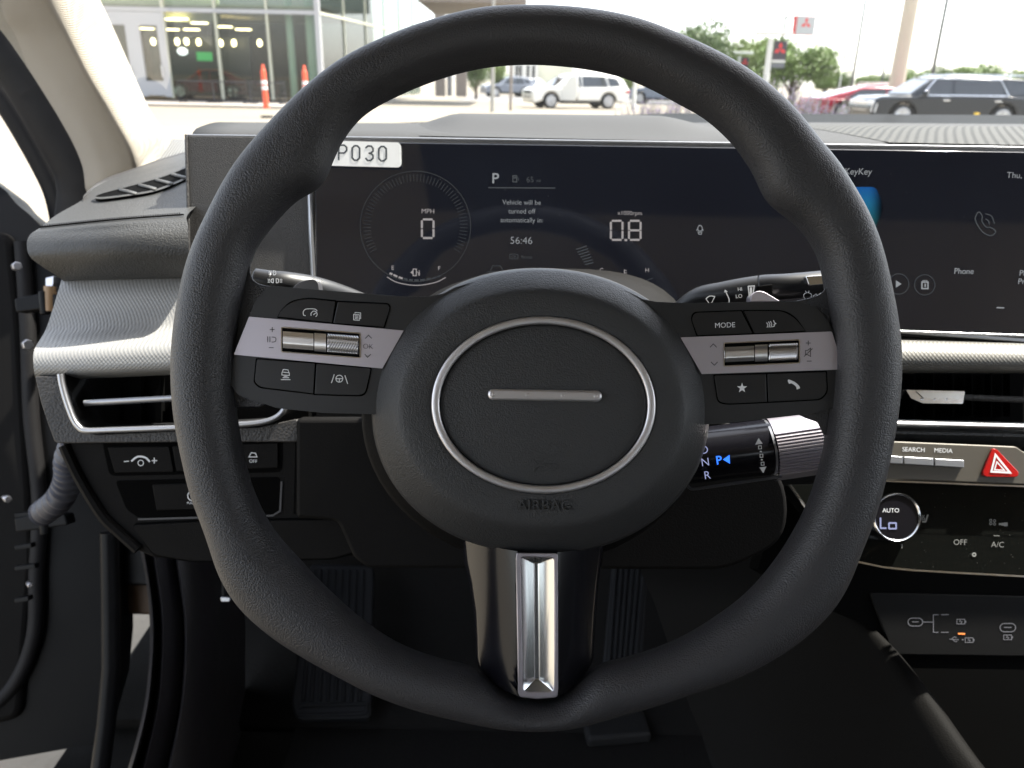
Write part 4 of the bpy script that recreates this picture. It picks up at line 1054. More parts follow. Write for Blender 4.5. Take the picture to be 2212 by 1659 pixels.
# printed marks
mb = MB()
for cx, cy, s, hz in ((588,712,5,False), (586,751,5,True)):
    mb.stroke(FW, [(cx-s,cy),(cx+s,cy)], 1.6, HQ+.0002)
    if not hz: mb.stroke(FW, [(cx,cy-s),(cx,cy+s)], 1.6, HQ+.0002)
for x in (578, 583): mb.stroke(FW, [(x,727),(x,739)], 1.6, HQ+.0002)
mb.stroke(FW, spl([(587,728),(594,729),(596,733),(594,738),(587,739)], 4), 1.6, HQ+.0002)
mb.stroke(FW, [(789,731),(796,724),(803,731)], 1.7, HQ+.0002); mb.stroke(FW, [(788,765),(794,772),(801,765)], 1.7, HQ+.0002)
mb.text(FW, "OK", 795, 748, 11, HQ+.0002, rot=3, off=-.012)
icon("lettering", plL, mb, 'print')
mb = MB()
mb.stroke(FW, [(1534,750),(1541,743),(1548,750)], 1.7, HQ+.0002); mb.stroke(FW, [(1536,782),(1543,789),(1550,782)], 1.7, HQ+.0002)
mb.stroke(FW, [(1741,741),(1751,741)], 1.6, HQ+.0002); mb.stroke(FW, [(1746,736),(1746,746)], 1.6, HQ+.0002); mb.stroke(FW, [(1743,780),(1753,780)], 1.6, HQ+.0002)
mb.stroke(FW, [(1740,757),(1744,757),(1751,752),(1751,770),(1744,766),(1740,766)], 1.5, HQ+.0002, True); mb.stroke(FW, [(1737,770),(1755,753)], 1.5, HQ+.0002)
icon("lettering", plR, mb, 'print')
HB = HP + .0014
def ic(*lines, w=1.7, m='white', par=None, name="icon"):
    mb = MB()
    for l in lines:
        cl = False
        if l and l[-1] == 'c': l, cl = l[:-1], True
        mb.stroke(FW, l, w, HB, cl)
    return icon(name, par, mb, m)
# cruise car + dial
ic(spl([(656,681),(655,674),(660,668),(672,667),(681,668),(685,672)], 3), [(656,681),(660,682)], spl([(672,682),(672,677),(677,672),(683,674),(685,680),(682,684)], 4), [(677,680),(682,676)], par=bL1)
# documents
ic([(764,679),(776,680),(776,692),(764,691),'c'], [(767,677),(767,675),(779,676),(779,688),(777,688)], [(767,682),(773,683)], [(767,685),(773,686)], [(767,688),(773,689)], w=1.5, par=bL2)
# distance: car over lines
ic([(609,806),(612,798),(622,799),(625,807),(625,811),(609,810),'c'], [(612,804),(623,805)], [(613,813),(621,813)], [(611,816),(624,816)], [(607,820),(627,820)], w=1.7, par=bL3)
# lane + wheel
ic([(716,827),(722,809)], [(751,829),(745,811)], circ(733, 818, 7.5, n=20) + ['c'], [(726,818),(740,818)], [(733,818),(733,825)], w=1.7, par=bL4)
mb = MB(); mb.text(FW, "MODE", 1566, 702, 11, HB, rot=-2, off=-.006); icon("lettering", bR1, mb)
ic(spl([(1671,692),(1673,697),(1676,699),(1672,701),(1673,704),(1668,706)], 3), spl([(1664,694),(1667,700),(1665,707)], 3), spl([(1660,695),(1663,701),(1661,707)], 3), spl([(1656,697),(1659,702),(1657,707)], 3), w=1.6, par=bR2)
star = [(1603 + (11.5 if k % 2 == 0 else 4.6)*math.sin(math.pi*k/5), 838 - (11.5 if k % 2 == 0 else 4.6)*math.cos(math.pi*k/5)) for k in range(10)]
mb = MB(); mb.sheet(FW, star, HB); icon("icon", bR3, mb)
ph = spl([(1702,824),(1703,820),(1710,822),(1718,826),(1725,832),(1728,838),(1725,840),(1721,841),(1720,836),(1715,831),(1709,828),(1705,829)], 3, closed=True)
mb = MB(); mb.sheet(FW, [tuple(p) for p in ph], HB); icon("icon", bR4, mb)

# ---- hub (airbag cover)
def ell(t, cx, cy, a, b, p=2.0, rot=1.2):
    c, s = math.cos(t), math.sin(t)
    x = a*math.copysign(abs(c)**(2/p), c); y = b*math.copysign(abs(s)**(2/p), s)
    cr, sr = math.cos(rad(rot)), math.sin(rad(rot))
    return cx + x*cr - y*sr, cy + x*sr + y*cr
class Lifted:
    n = FWP.n
    def __call__(s, px, py, h=0.0): return FW(px, py, h + .007)
FWH = Lifted()
prof = [(1.02,-60),(1.012,-40),(1.006,-22),(1.0,-11),(.985,-7.6),(.95,-5.6),(.86,-2.4),(.76,.6),(.66,3.2),(.58,4.9),(.51,5.7),(.42,6.1),(.30,6.3),(.15,6.3),(.04,6.1),(0.0,5.6),(-.02,4.0)]
prof = [tuple(p) for p in spl(prof, 4)]
NH = 128; rows = []
for s_, h in prof:
    cx, cy = 1174 + (1167-1174)*s_, 875 + (889-875)*s_
    a, b = 243 + (363-243)*s_, 192 + (308-192)*s_
    rows.append([FWH(*ell(2*math.pi*k/NH, cx, cy, a, b, 2.0 + .08*s_), h/1000) for k in range(NH)])
hub = MB().grid(rows, cu=True).build("airbag_cover", M['hub'], wheel, angle=180)
# silver ring
rp = [(243,192,4.6),(242.6,191.6,6.6),(241.4,190.4,7.3),(239.5,188.5,7.6),(228,177.5,7.4),(225.8,175.6,7.1),(224.6,174.6,6.3),(224,174,4)]
MB().grid([[FWH(*ell(2*math.pi*k/NH, 1174, 875, a, b), h/1000) for k in range(NH)] for a, b, h in rp], cu=True).build("hub_ring", M['ring'], hub, angle=50)
# pad inside the ring
rows = []
for q in [1.0, .985, .96, .9, .75, .55, .3, .1]:
    h = 4.2 + 1.6*(1 - q**2) - (1.2 if q == 1.0 else .25 if q == .985 else 0)
    rows.append([FWH(*ell(2*math.pi*k/NH, 1174, 875, 224.6*q, 174.6*q), h/1000) for k in range(NH)])
pad = MB().grid(rows, cu=True); pad.add([FWH(1174, 875, .0058)] + rows[-1], [(0, 1+k, 1+(k+1) % NH) for k in range(NH)])
pad = pad.build("horn_pad", M['hub'], hub, angle=60)
# bar with four dots
bar = MB().prism(FWH, capsule(1066, 852, 1288, 856, 12.4), .004, .0082).build("emblem_bar", M['ring'], hub, bevel=.0012, seg=4)
for x, y in ((1066,852), (1139.5,853.6), (1215.5,854.8), (1287,856)):
    MB().tube([FWH(x, y, .0078), FWH(x, y, .00855)], .0009, 16).build("dot", M['ring'], bar, bevel=.0002, seg=2)
# raised horn mark and lettering in the vinyl
mb = MB()
hp = [(1150,990),(1152,1018),(1153,1019),(1163,1008),(1172,1008),(1180,1013),(1203,1013),(1203,1002),(1168,1002),(1160,1000)]
n0 = len(mb.v)
hs = MB()
P = [Vector(p) for p in hp]
mb.prism(FWH, [tuple(p) for p in P], .0045, .0055)
mb.build("horn_mark", M['hub'], pad, bevel=.0002, seg=2)
mb = MB()
HA = FW
mb.text(FWH, "AIRBAG", 1176, 1091, 23, .0075, rot=1, off=0.0, ext=.0012, spacing=1.05)
mb.build("lettering", M['hub'], hub, smooth=False)
# back cover behind the hub
rows = []
for s_, h in [(1.0,-75),(1.0,-34),(.985,-28),(.9,-25)]:
    rows.append([FW(*ell(2*math.pi*k/64, 1155, 900, 374*s_, 318*s_), h/1000) for k in range(64)])
MB().grid(rows, cu=True).build("back_cover", M['low'], wheel, angle=50)

# ---- lower spoke: gloss black cylinder with a grooved metal insert
ys = [1192, 1215, 1260, 1323, 1380, 1418, 1436, 1452, 1468, 1482, 1494, 1503, 1508]
xl = [996, 1002, 1013, 1023, 1026, 1027, 1031, 1040, 1055, 1072, 1090, 1112, 1128]
xr = [1306, 1300, 1294, 1288, 1285, 1283, 1277, 1268, 1254, 1240, 1225, 1209, 1196]
xc = 1158
rows = []
for y, a, b in zip(ys, xl, xr):
    row = []; y_ = y
    for k in range(65):
        t = -1 + 2*k/64
        x = xc + (xc - a)*t if t < 0 else xc + (b - xc)*t
        y = min(y_, 889 + 308*math.sqrt(1 - ((x - 1167)/363)**2) - 3) if y_ == 1192 else y_
        u = (x - xc)/141.0
        h = .0075 - .024*(abs(u)**2.4)
        if k in (0, 64): h -= .012
        if 1119 < x < 1200 and 1190 < y < 1500: h = -.004
        row.append(FW(x, y + .012*(x - xc), h))
    rows.append(row)
lsp = MB().grid(rows).build("lower_spoke", M['gloss'], wheel, angle=60)
# insert: frame + recess
o = [(1114,1194),(1205,1195),(1206,1502),(1200,1507),(1160,1510),(1124,1506),(1119,1501)]
i_ = rnd([(1125,1203),(1197,1205),(1197,1494),(1130,1494)], [6,6,12,12], 4)
mb = MB()
def ringfaces(mb, fr, outer, inner, ho, hi):
    # bridge two loops by resampling both by angle about the middle
    c = Vector((1161, 1350))
    def samp(poly, n=96):
        out = []
        for k in range(n):
            a = 2*math.pi*k/n; d = Vector((math.cos(a)*.22, math.sin(a)))
            best = None
            for p, q in zip(poly, poly[1:] + poly[:1]):
                p, q = Vector(p), Vector(q); e = q - p
                det = d.x*(-e.y) + d.y*e.x
                if abs(det) < 1e-9: continue
                r = p - c
                t = (r.x*(-e.y) + r.y*e.x)/det; s = (d.x*r.y - d.y*r.x)/det
                if t > 0 and -1e-6 <= s <= 1+1e-6 and (best is None or t > best): best = t
            out.append(c + d*best)
        return out
    A, B = samp(outer), samp(inner)
    mb.grid([[fr(p.x, p.y, ho - .006) for p in A], [fr(p.x, p.y, ho) for p in A], [fr(p.x, p.y, hi) for p in B], [fr(p.x, p.y, hi - .0012) for p in B]], cu=True)
ringfaces(mb, FW, o, i_, .0098, .0098)
ins = mb.build("trim_insert", M['plate'], lsp, bevel=.0006, seg=2, angle=30)
mb = MB()
top, bot = (1153.5, 1216), (1155.5, 1468); top2, bot2 = (1163.5, 1216), (1165, 1468)
H1, H0 = .0088, .0028
v = [FW(1124,1202,H1), FW(1198,1204,H1), FW(1198,1496,H1), FW(1129,1495,H1), FW(*top,H0), FW(*top2,H0), FW(*bot2,H0), FW(*bot,H0)]
mb.add(v, [(0,1,5,4), (1,2,6,5), (2,3,7,6), (3,0,4,7), (4,5,6,7)])
mb.build("groove", M['recess'], ins, smooth=False, bevel=.0004, seg=2)
# ================================================================== OUTSIDE
def hz(px, D, z=GZ):
    """place on the ground under photo column px, D metres ahead"""
    y = horizon(px); r = ray(px, y); return Vector((r.x/r.y*D, D, z))
def zof(px, py, D):
    """height seen at (px,py) when D metres ahead"""
    r = ray(px, py); return CAM_Z + r.z/r.y*D
# ---- showroom
bwhite = mat("frame_white", (.36,.36,.37), .4)
cream = mat("panel_cream", (.45,.45,.36), .6)
bglass = glass_mat("showroom_glass", (.62,.72,.62), 1.5, .0, 1.5)
sideglass = glass_mat("mirror_glass", (.35,.44,.40), 1.0, .02, 1.6)
sh = thing("showroom", "glass fronted showroom with white transom, white doors and warm ceiling lamps", "building", (-14, 41, GZ))
YF = 38.8; XC = hz(696, YF).x; XL = -30
ZT = zof(600, 26, YF)
mb = MB(); mb.box(((XL+XC)/2, YF, ZT), (XC-XL, .16, .17)); mb.build("transom", bwhite, sh)
mb = MB(); mb.box(((XL+XC)/2, YF+.02, 7.4), (XC-XL, .3, .4)); mb.build("fascia", bwhite, sh)
MB().add([(XL,YF+.05,.1),(XC,YF+.05,.1),(XC,YF+.05,7.3),(XL,YF+.05,7.3)], [(0,1,2,3)]).build("window", bglass, sh, smooth=False)
for px, w, m in ((368,.10,cream),(478,.12,cream),(587,.10,cream)):
    x = hz(px, YF).x; mb = MB(); mb.box((x, YF, 3.6), (w, .14, 7.2)); mb.build("mullion", m, sh)
for px in (120, 240, 362, 470, 575):
    x = hz(px, YF).x
mb = MB(); mb.box((XC-.05, YF, 3.7), (.22, .22, 7.4)); mb.build("corner_post", bwhite, sh)
for px, w in ((632,.34),(676,.45)):
    x = hz(px, YF).x; MB().tube([(x*1.02, YF+.9, GZ), (x*1.02, YF+.9, 7.2)], w/2, 16).build("column", mat("column_grey", (.36,.40,.38), .5), sh)
# doors
for a, b in ((222,300),(300,368)):
    xa, xb = hz(a, YF).x, hz(b, YF).x; w = xb - xa
    dmb = MB()
    for c, s in (((xa+.16, YF-.02, 1.6), (.32,.12,3.1)), ((xb-.16, YF-.02, 1.6), (.32,.12,3.1)), ((xa+w/2, YF-.02, ZT-.38), (w,.118,.55)), ((xa+w/2, YF-.02, .42), (w,.118,.62))):
        dmb.box(c, s)
    d_ = dmb.build("door", bwhite, sh)
    mb = MB(); mb.box((xb-.30, YF-.14, 1.15), (.05,.05,.5)); mb.build("handle", M['bolt'], d_)
# inside
mb = MB(); mb.box(((XL+XC)/2, YF+5.5, 3.95), (XC-XL, 10.6, .12)); mb.build("ceiling", mat("showroom_ceiling", (.34,.30,.24), .9), sh)
mb = MB(); mb.box(((XL+XC)/2-1.2, YF+11, 1.9), (XC-XL-2.4, .2, 4.2)); mb.build("back_wall", mat("showroom_wall", (.13,.11,.10), .8, var=.4, vscale=.9), sh)
mb = MB(); mb.box(((XL+XC)/2-3, YF+4.5, 5.4), (XC-XL-6, .2, 3.8)); mb.build("upper_wall", mat("upper_wall", (.30,.32,.22), .9), sh)
mb = MB(); mb.box((hz(440, YF+8).x, YF+8, 1.5), (5.5, .3, 3.0)); mb.build("dark_counter", mat("counter", (.02,.02,.028), .4), sh)
mb = MB(); mb.box((hz(446, YF+6).x, YF+6, zof(446, 122, YF+6)), (.8, .06, .42)); mb.build("green_sign", mat("sign_green", (.06,.30,.12), .5, emit=(.05,.4,.12), es=.25), sh)
warm = mat("lamp_warm", (.6,.5,.35), .5, emit=(1.0,.78,.45), es=3.0)
for px, py, D in ((335,48,44),(328,62,46),(388,42,43),(402,41,43),(382,64,47),(443,50,44),(425,64,46),(495,58,45),(535,64,46),(222,9,42)):
    p = hz(px, D); mb = MB(); mb.box((p.x, D, zof(px, py, D)), (.75, .35, .05)); mb.build("ceiling_lamp", warm, sh)
for px, py in ((340,90),(391,90),(411,90),(437,91),(484,93),(512,93),(567,93)):
    p = hz(px, 46); MB().ball((p.x, 46, zof(px, py, 46)), .12, 10, 8, (1,1,1.5)).build("pendant_lamp", warm, sh)
p = hz(400, 46); MB().ball((p.x, 46, zof(400,111,46)), .28, 12, 8, (1,.4,.7)).build("round_lamp", mat("lamp_white", (.7,.7,.7), .5, emit=(.9,.9,1), es=.8), sh)
# seats and tables standing inside the glass
fdark = mat("furniture_dark", (.025,.022,.022), .5); fred = mat("furniture_red", (.12,.02,.02), .6)
def cafe_chair(px, D, rz, label, m):
    p = hz(px, D); t = thing("cafe_chair", label, "chair", p, "chairs inside the showroom", rz)
    mb = MB(); mb.box((0,0,.46), (.48,.48,.07)); o = mb.build("seat", m, None, bevel=.02); o.parent = t
    mb = MB(); mb.box((0,.23,.80), (.48,.06,.55)); o = mb.build("backrest", m, None, bevel=.02); o.parent = t
    for sx in (-1,1):
        for sy in (-1,1):
            o = MB().tube([(.2*sx,.2*sy,0),(.2*sx,.2*sy,.45)], .02, 6).build("leg", fdark, None); o.parent = t
def cafe_table(px, D, label):
    p = hz(px, D); t = thing("cafe_table", label, "table", p, "tables inside the showroom")
    o = MB().tube([(0,0,.72),(0,0,.76)], .5, 24).build("table_top", fdark, None, bevel=.01); o.parent = t
    o = MB().tube([(0,0,0),(0,0,.72)], .05, 10).build("leg", fdark, None); o.parent = t
cafe_table(500, 41.5, "dark round table nearest the middle mullion inside the glass")
cafe_table(566, 42.0, "dark round table behind the clear orange post inside the glass")
for px, D, rz, lb_, m in ((484,41.2,1.2,"dark chair at the table by the middle mullion, back to the doors",fdark),(517,41.3,-1.4,"red chair at the table by the middle mullion",fred),(547,42,1.4,"dark chair between the two showroom tables",fdark),(588,42,-1.3,"red chair behind the clear orange post",fred),(610,41,0.2,"dark chair nearest the grey columns",fdark),(531,43.5,0,"dark chair farthest inside, beyond the tables",fdark)):
    cafe_chair(px, D, rz, lb_, m)
# receding glass side
XE, YE = hz(878, 55).x, 55.0
dx, dy = XE-XC, YE-YF
X2, Y2 = XC + dx*1.25, YF + dy*1.25
MB().add([(XC,YF+.12,.05),(X2,Y2,.05),(X2,Y2,7.3),(XC,YF+.12,7.3)], [(0,1,2,3)]).build("side_window", sideglass, sh, smooth=False)
mb = MB(); mb.tube([(XC+.04,YF,ZT),(X2+.04,Y2,ZT)], .07, 4); mb.build("side_transom", cream, sh)
for t in (.22,.45,.68,.9,1.12):
    mb = MB(); mb.box((XC+dx*t+.03, YF+dy*t, 3.6), (.06,.06,7.2)); mb.build("side_mullion", cream, sh)
mb = MB(); mb.box((-16, 53, 3.6), (14, .3, 8)); mb.build("rear_wall", mat("rear_wall", (.30,.31,.28), .9), sh)
# portal canopy
taupe = mat("canopy_taupe", (.20,.17,.145), .7, var=.08, vscale=1)
cn = thing("entrance_canopy", "taupe entrance canopy on two square brown columns beside the showroom", "canopy", hz(975, 45))
x0, x1 = hz(905, 45).x, hz(1134, 45).x
mb = MB(); mb.box(((x0+x1)/2, 49.6, zof(1050, 6, 45)+.8), (x1-x0, 9, 1.6)); mb.build("canopy_slab", taupe, cn, bevel=.02)
for a, b in ((939,960),(984,1007)):
    xa, xb = hz(a, 45).x, hz(b, 45).x; mb = MB(); mb.box(((xa+xb)/2, 45.4, 2.2), (xb-xa, .45, 4.0)); mb.build("column", taupe, cn, bevel=.01)
xa = hz(971, 46.5).x; mb = MB(); mb.box((xa, 46.5, 2.2), (.25, .25, 4.0)); mb.build("inner_post", bwhite, cn)

# ---- orange delineator posts
def delineator(px, D, label):
    p = hz(px, D); t = thing("delineator_post", label, "traffic post", p, "orange delineator posts")
    org = M.setdefault('orange', mat("orange_plastic", (.75,.09,.03), .5)); wh = M.setdefault('reflect', mat("reflective_white", (.8,.8,.78), .4))
    rows = [[Vector((p.x + r*math.cos(a), p.y + r*math.sin(a), z)) for a in [2*math.pi*k/14 for k in range(14)]] for z, r in ((.06,.10),(.3,.088),(1.2,.078),(1.24,.07),(1.26,.045),(1.36,.04),(1.40,.02))]
    MB().grid(rows, cu=True, caps=True).build("post", org, t, angle=40)
    MB().tube([p + Vector((0,0,0)), p + Vector((0,0,.07))], .21, 8).build("base", M['rubber'], t, bevel=.01)
    for z in (.86, 1.03): MB().tube([p + Vector((0,0,z)), p + Vector((0,0,z+.11))], .0865, 14, caps=False).build("band", wh, t)
delineator(569, 27.0, "orange traffic post standing clear of the rim before the showroom")
delineator(658, 27.0, "orange traffic post half hidden by the steering wheel rim")
delineator(-175, 27.0, "orange traffic post mirrored faintly in the showroom glass")
# ---- barriers along the glass
bm_ = mat("barrier_dark", (.03,.03,.035), .5)
for k, (a, b) in enumerate(((380,455),(458,535),(538,612))):
    p, q = hz(a, 36.4), hz(b, 36.4)
    t = thing("barrier_rail", ("dark railing panel nearest the white doors", "dark railing panel in the middle of the showroom front", "dark railing panel behind the clear orange post")[k], "railing", p, "dark railing panels along the showroom glass")
    mb = MB(); mb.tube([p+Vector((0,0,.12)), p+Vector((0,0,1.0)), q+Vector((0,0,1.0)), q+Vector((0,0,.12))], .03, 6); mb.build("frame", bm_, t)
    for i in range(1, 10):
        c = p.lerp(q, i/10); MB().tube([c+Vector((0,0,.22)), c+Vector((0,0,1.0))], .014, 4).build("bar", bm_, t)
    MB().tube([p+Vector((0,0,.22)), q+Vector((0,0,.22))], .02, 5).build("lower_rail", bm_, t)
    for c in (p.lerp(q,.12), p.lerp(q,.88)):
        mb = MB(); mb.box(c+Vector((0,-.0,.15)), (.08,.6,.06)); mb.build("foot", bm_, t)

# ---- cars
tyre = mat("tyre", (.018,.018,.018), .8); alloy = mat("alloy", (.45,.45,.46), .3, metal=.9); cglass = mat("car_glass", (.02,.025,.03), .05, coat=.6)
lampc = mat("lamp_clear", (.7,.7,.7), .1); lampr = mat("lamp_red", (.35,.01,.01), .2); chromec = mat("car_chrome", (.8,.8,.8), .15, metal=1)
archm = mat("arch_black", (.012,.012,.012), .8)
def make_car(name, label, cat, loc, rz, paint, L=4.5, Wd=1.85, H=1.68, wb=2.67, wr=.36, style='suv', trim=False, open_door=False, group=None, lamp_u=False):
    t = thing(name, label, cat, loc, group, rz)
    fx, rx = wb/2, -wb/2; xf, xr = fx + (L-wb)*.46, rx - (L-wb)*.54
    belt = H*.60; zb = .24
    def arch(cx, n=9): return [(cx + (wr+.07)*math.cos(math.pi*k/(n-1)), max(zb, wr + (wr+.07)*math.sin(math.pi*k/(n-1)))) for k in range(n)]
    if style == 'suv':
        bod = [(xf,.42),(xf+.02,.72),(xf-.05,H*.52),(xf-.30,H*.585),(fx-.15,belt+.02),(rx-.2,belt+.06),(xr+.06,belt+.02),(xr,belt-.12),(xr,.45),(xr+.12,zb)]
        cab = [(fx-.12,belt-.02),(fx-.96,H-.12),(fx-1.30,H-.02),(fx-1.7,H),(rx+.75,H-.02),(xr+.70,H-.09),(xr+.30,H-.27),(xr+.06,belt-.02)]
        wins = [[(fx-.62,belt+.04),(fx-1.05,H-.14),(fx-1.62,H-.12),(fx-1.62,belt+.05)], [(fx-1.70,belt+.05),(fx-1.70,H-.12),(rx+.22,H-.13),(rx+.05,belt+.07)], [(rx-.05,belt+.08),(rx+.10,H-.14),(xr+.72,H-.22),(xr+.50,belt+.14)]]
    else:
        bod = [(xf,.36),(xf+.02,.6),(xf-.1,H*.5),(fx-.2,belt+.02),(rx,belt+.05),(xr+.05,belt+.08),(xr,belt-.15),(xr,.4),(xr+.12,zb)]
        cab = [(fx-.25,belt-.02),(fx-1.05,H-.06),(fx-1.45,H),(rx+.75,H-.02),(rx+.1,H-.20),(xr+.25,belt+.02)]
        wins = [[(fx-.60,belt+.03),(fx-1.12,H-.11),(fx-1.55,H-.09),(fx-1.55,belt+.04)], [(fx-1.62,belt+.04),(fx-1.62,H-.09),(rx+.62,H-.12),(rx+.05,belt+.10)]]
    poly = [(xf-.08,zb)] + bod[:-1] + [bod[-1]] + arch(rx)[::-1] + arch(fx)[::-1]
    hwb = Wd/2
    def hw(z): return hwb - .02 - max(0, z-belt)*.32
    mb = MB(); mb.extr([(x, -hwb, z) for x, z in poly], (0, 2*hwb, 0)); 
    def at(v): return [Vector(p) for p in v]
    body = mb.build("body", paint, None, bevel=.09, seg=3, blimit=25); body.parent = t
    mb = MB(); n = len(cab)
    vs = [(x, -hw(z), z) for x, z in cab] + [(x, hw(z), z) for x, z in cab]
    mb.add(vs, [tuple(range(n))[::-1], tuple(range(n, 2*n))] + [(i, (i+1) % n, n+(i+1) % n, n+i) for i in range(n)])
    o = mb.build("cabin", paint, None, bevel=.05, seg=3, blimit=20); o.parent = t
    for s in (-1, 1):
        for wv in wins:
            vs = [(x, s*(hw(z)+.012), z) for x, z in wv]; o = MB().add(vs, [tuple(range(len(vs)))]).build("window", cglass, None, smooth=False, solid=.01); o.parent = t
        if trim:
            o = MB().tube([(wins[0][0][0]+.15, s*(hw(belt)+.02), belt+.03), (wins[1][2][0]-.2, s*(hw(belt)+.02), belt+.06)], .028, 6).build("window_trim", chromec, None); o.parent = t
            a, b = wins[2][0], wins[2][1]
            o = MB().tube([(a[0]+.0, s*(hw(belt)+.02), belt+.06), (rx+.24, s*(hw(H-.14)+.02), H-.12), (fx-1.05, s*(hw(H-.1)+.02), H-.10), (fx-.55, s*(hw(belt)+.02), belt+.03)], .022, 6).build("window_trim", chromec, None); o.parent = t
        for hx in (fx-1.45, rx+.28):
            o = MB(); o.box((hx, s*(hwb+.012), belt-.12), (.24,.03,.045)); o = o.build("handle", chromec if trim else paint, None, bevel=.01); o.parent = t
        o = MB(); o.box((fx-.62, s*(hwb+.10), belt+.10), (.14,.22,.15)); o = o.build("mirror", paint, None, bevel=.03); o.parent = t
        o = MB(); o.box((xf-.10, s*(hwb-.22), H*.46), (.22,.40,.16)); o = o.build("headlight", lampc, None, bevel=.03); o.parent = t
        o = MB(); o.box((xr+.10, s*(hwb-.20), belt-.16), (.24,.42,.13)); o = o.build("taillight", lampr, None, bevel=.03); o.parent = t
        if lamp_u:
            for sx in (0,):
                o = MB().tube([(xf-.02, s*(hwb-.02), H*.47), (xf-.02, s*(hwb-.05), .52), (xf-.13, s*(hwb+.0), .50), (xf-.16, s*(hwb+.01), H*.45)], .025, 6).build("running_light", lampc, None); o.parent = t
        o = MB(); o.box(((fx+rx)/2, s*(hwb-.01), zb+.07), (wb-2*wr-.2, .05, .14)); o = o.build("side_skirt", archm, None, bevel=.02); o.parent = t
        for cx in (fx, rx):
            o = MB().tube([(cx, s*(hwb-.30), wr), (cx, s*(hwb-.02), wr)], wr, 28).build("tyre", tyre, None, bevel=.03, blimit=50); o.parent = t
            q = MB().tube([(cx, s*(hwb-.06), wr), (cx, s*(hwb-.012), wr)], wr*.62, 28)
            for k in range(5):
                a = 2*math.pi*k/5 + .3
                q.tube([(cx, s*(hwb-.005), wr), (cx + wr*.66*math.cos(a), s*(hwb-.005), wr + wr*.66*math.sin(a))], .035, 5)
            q.tube([(cx + wr*.68*math.cos(2*math.pi*k/28), s*(hwb-.01), wr + wr*.68*math.sin(2*math.pi*k/28)) for k in range(29)], .022, 6)
            r_ = q.build("rim", alloy, None, angle=30); r_.parent = o
            # dark arch liner
            o = MB().grid([[(cx + (wr+.065)*math.cos(math.pi*k/14), yy, wr + (wr+.065)*math.sin(math.pi*k/14)) for k in range(15)] for yy in (s*(hwb-.4), s*(hwb-.005))]).build("arch_liner", archm, None); o.parent = t
    # screens
    a, b = cab[0], cab[1]
    for (p, q, nm) in ((cab[0], cab[1], "windscreen"), (cab[-1], cab[-2], "rear_window")):
        d = .02 if nm == "windscreen" else -.02
        vs = []
        for f, sg in ((.12,-1),(.12,1),(.92,1),(.92,-1)):
            x, z = p[0] + (q[0]-p[0])*f + d, p[1] + (q[1]-p[1])*f + .012
            vs.append((x, sg*(hw(z)-.10), z))
        o = MB().add(vs, [(0,1,2,3)]).build(nm, cglass, None, smooth=False, solid=.01); o.parent = t
    if style == 'suv':
        o = MB(); o.box((xf-.02, 0, H*.40), (.06, Wd*.62, .34)); o = o.build("grille", chromec if trim else archm, None, bevel=.02); o.parent = t
        for s in (-1, 1):
            o = MB().tube([(fx-1.3, s*(hw(H)-.06), H-.02), (fx-1.4, s*(hw(H)-.06), H+.03), (xr+.75, s*(hw(H)-.06), H+.03), (xr+.6, s*(hw(H)-.06), H-.03)], .022, 6).build("roof_rail", bwhite if not trim else chromec, None); o.parent = t
    if open_door:
        # driver door swung out, and the dark opening it leaves
        s = 1
        vs = [(fx-.58, s*(hwb+.015), .42), (fx-.66, s*(hwb+.015), belt+.05), (fx-1.08, s*(hw(H-.16)+.015), H-.17), (fx-1.52, s*(hw(H-.16)+.015), H-.15), (fx-1.56, s*(hwb+.015), belt), (fx-1.42, s*(hwb+.015), .42)]
        o = MB().add(vs, [tuple(range(6))]).build("door_opening", archm, None, smooth=False, solid=.01); o.parent = t
        a = rad(58); hx, hy = fx-.60, hwb+.01
        def R(l, z, w=0): return (hx - l*math.cos(a) + w*math.sin(a), hy + l*math.sin(a) + w*math.cos(a), z)
        pv = [(0,.40),(0,belt),(.05,belt+.05),(.48,H-.18),(.92,H-.16),(.97,belt),(.90,.55),(.82,.40)]
        mb = MB(); mb.extr([R(l, z) for l, z in pv], Vector(R(0,0,.08)) - Vector(R(0,0,0))); o = mb.build("door", paint, None, bevel=.02); o.parent = t
        mb = MB(); mb.add([R(l, z, -.01) for l, z in ((.14,belt+.04),(.50,H-.24),(.86,H-.22),(.89,belt+.02))], [(0,1,2,3)]); g_ = mb.build("door_glass", cglass, None, smooth=False, solid=.005); g_.parent = o
    return t
def pt(n, c, **k): return mat(n, c, .22, spec=.35, coat=.35, **k)
white = pt("paint_white", (.72,.71,.67)); blk = pt("paint_navy", (.012,.016,.022)); redp = pt("paint_red", (.26,.008,.02)); grey = pt("paint_grey", (.20,.22,.26)); maroon = pt("paint_maroon", (.10,.008,.014)); pink = pt("paint_rose", (.35,.12,.14))
m_ = hz(1241, 43.8)
make_car("parked_car", "white SUV parked across the lot with its driver door open", "car", m_, rad(180+18), white, L=5.3, H=1.68, wb=3.17, open_door=True, wr=.37)
m_ = hz(2037, 30.6)
make_car("parked_car", "black SUV with chrome window trim parked nearest on the right", "car", m_, rad(180), blk, L=6.0, Wd=2.1, H=1.76, wb=3.55, wr=.39, trim=True, lamp_u=True)
m_ = hz(1893, 35.0)
make_car("parked_car", "red low sedan showing its tail beside the lavender plants", "car", m_, rad(4), redp, L=5.6, H=1.34, wb=3.3, wr=.35, style='sedan')
m_ = hz(1925, 48.0)
make_car("parked_car", "rose coloured SUV behind the red sedan, mostly hidden", "car", m_, rad(0), pink, L=4.5, H=1.55, wb=2.7)
m_ = hz(1096, 70.0)
make_car("parked_car", "grey hatchback facing the canopy in front of the white building", "car", m_, rad(200), grey, L=4.4, H=1.6, wb=2.6, style='suv')
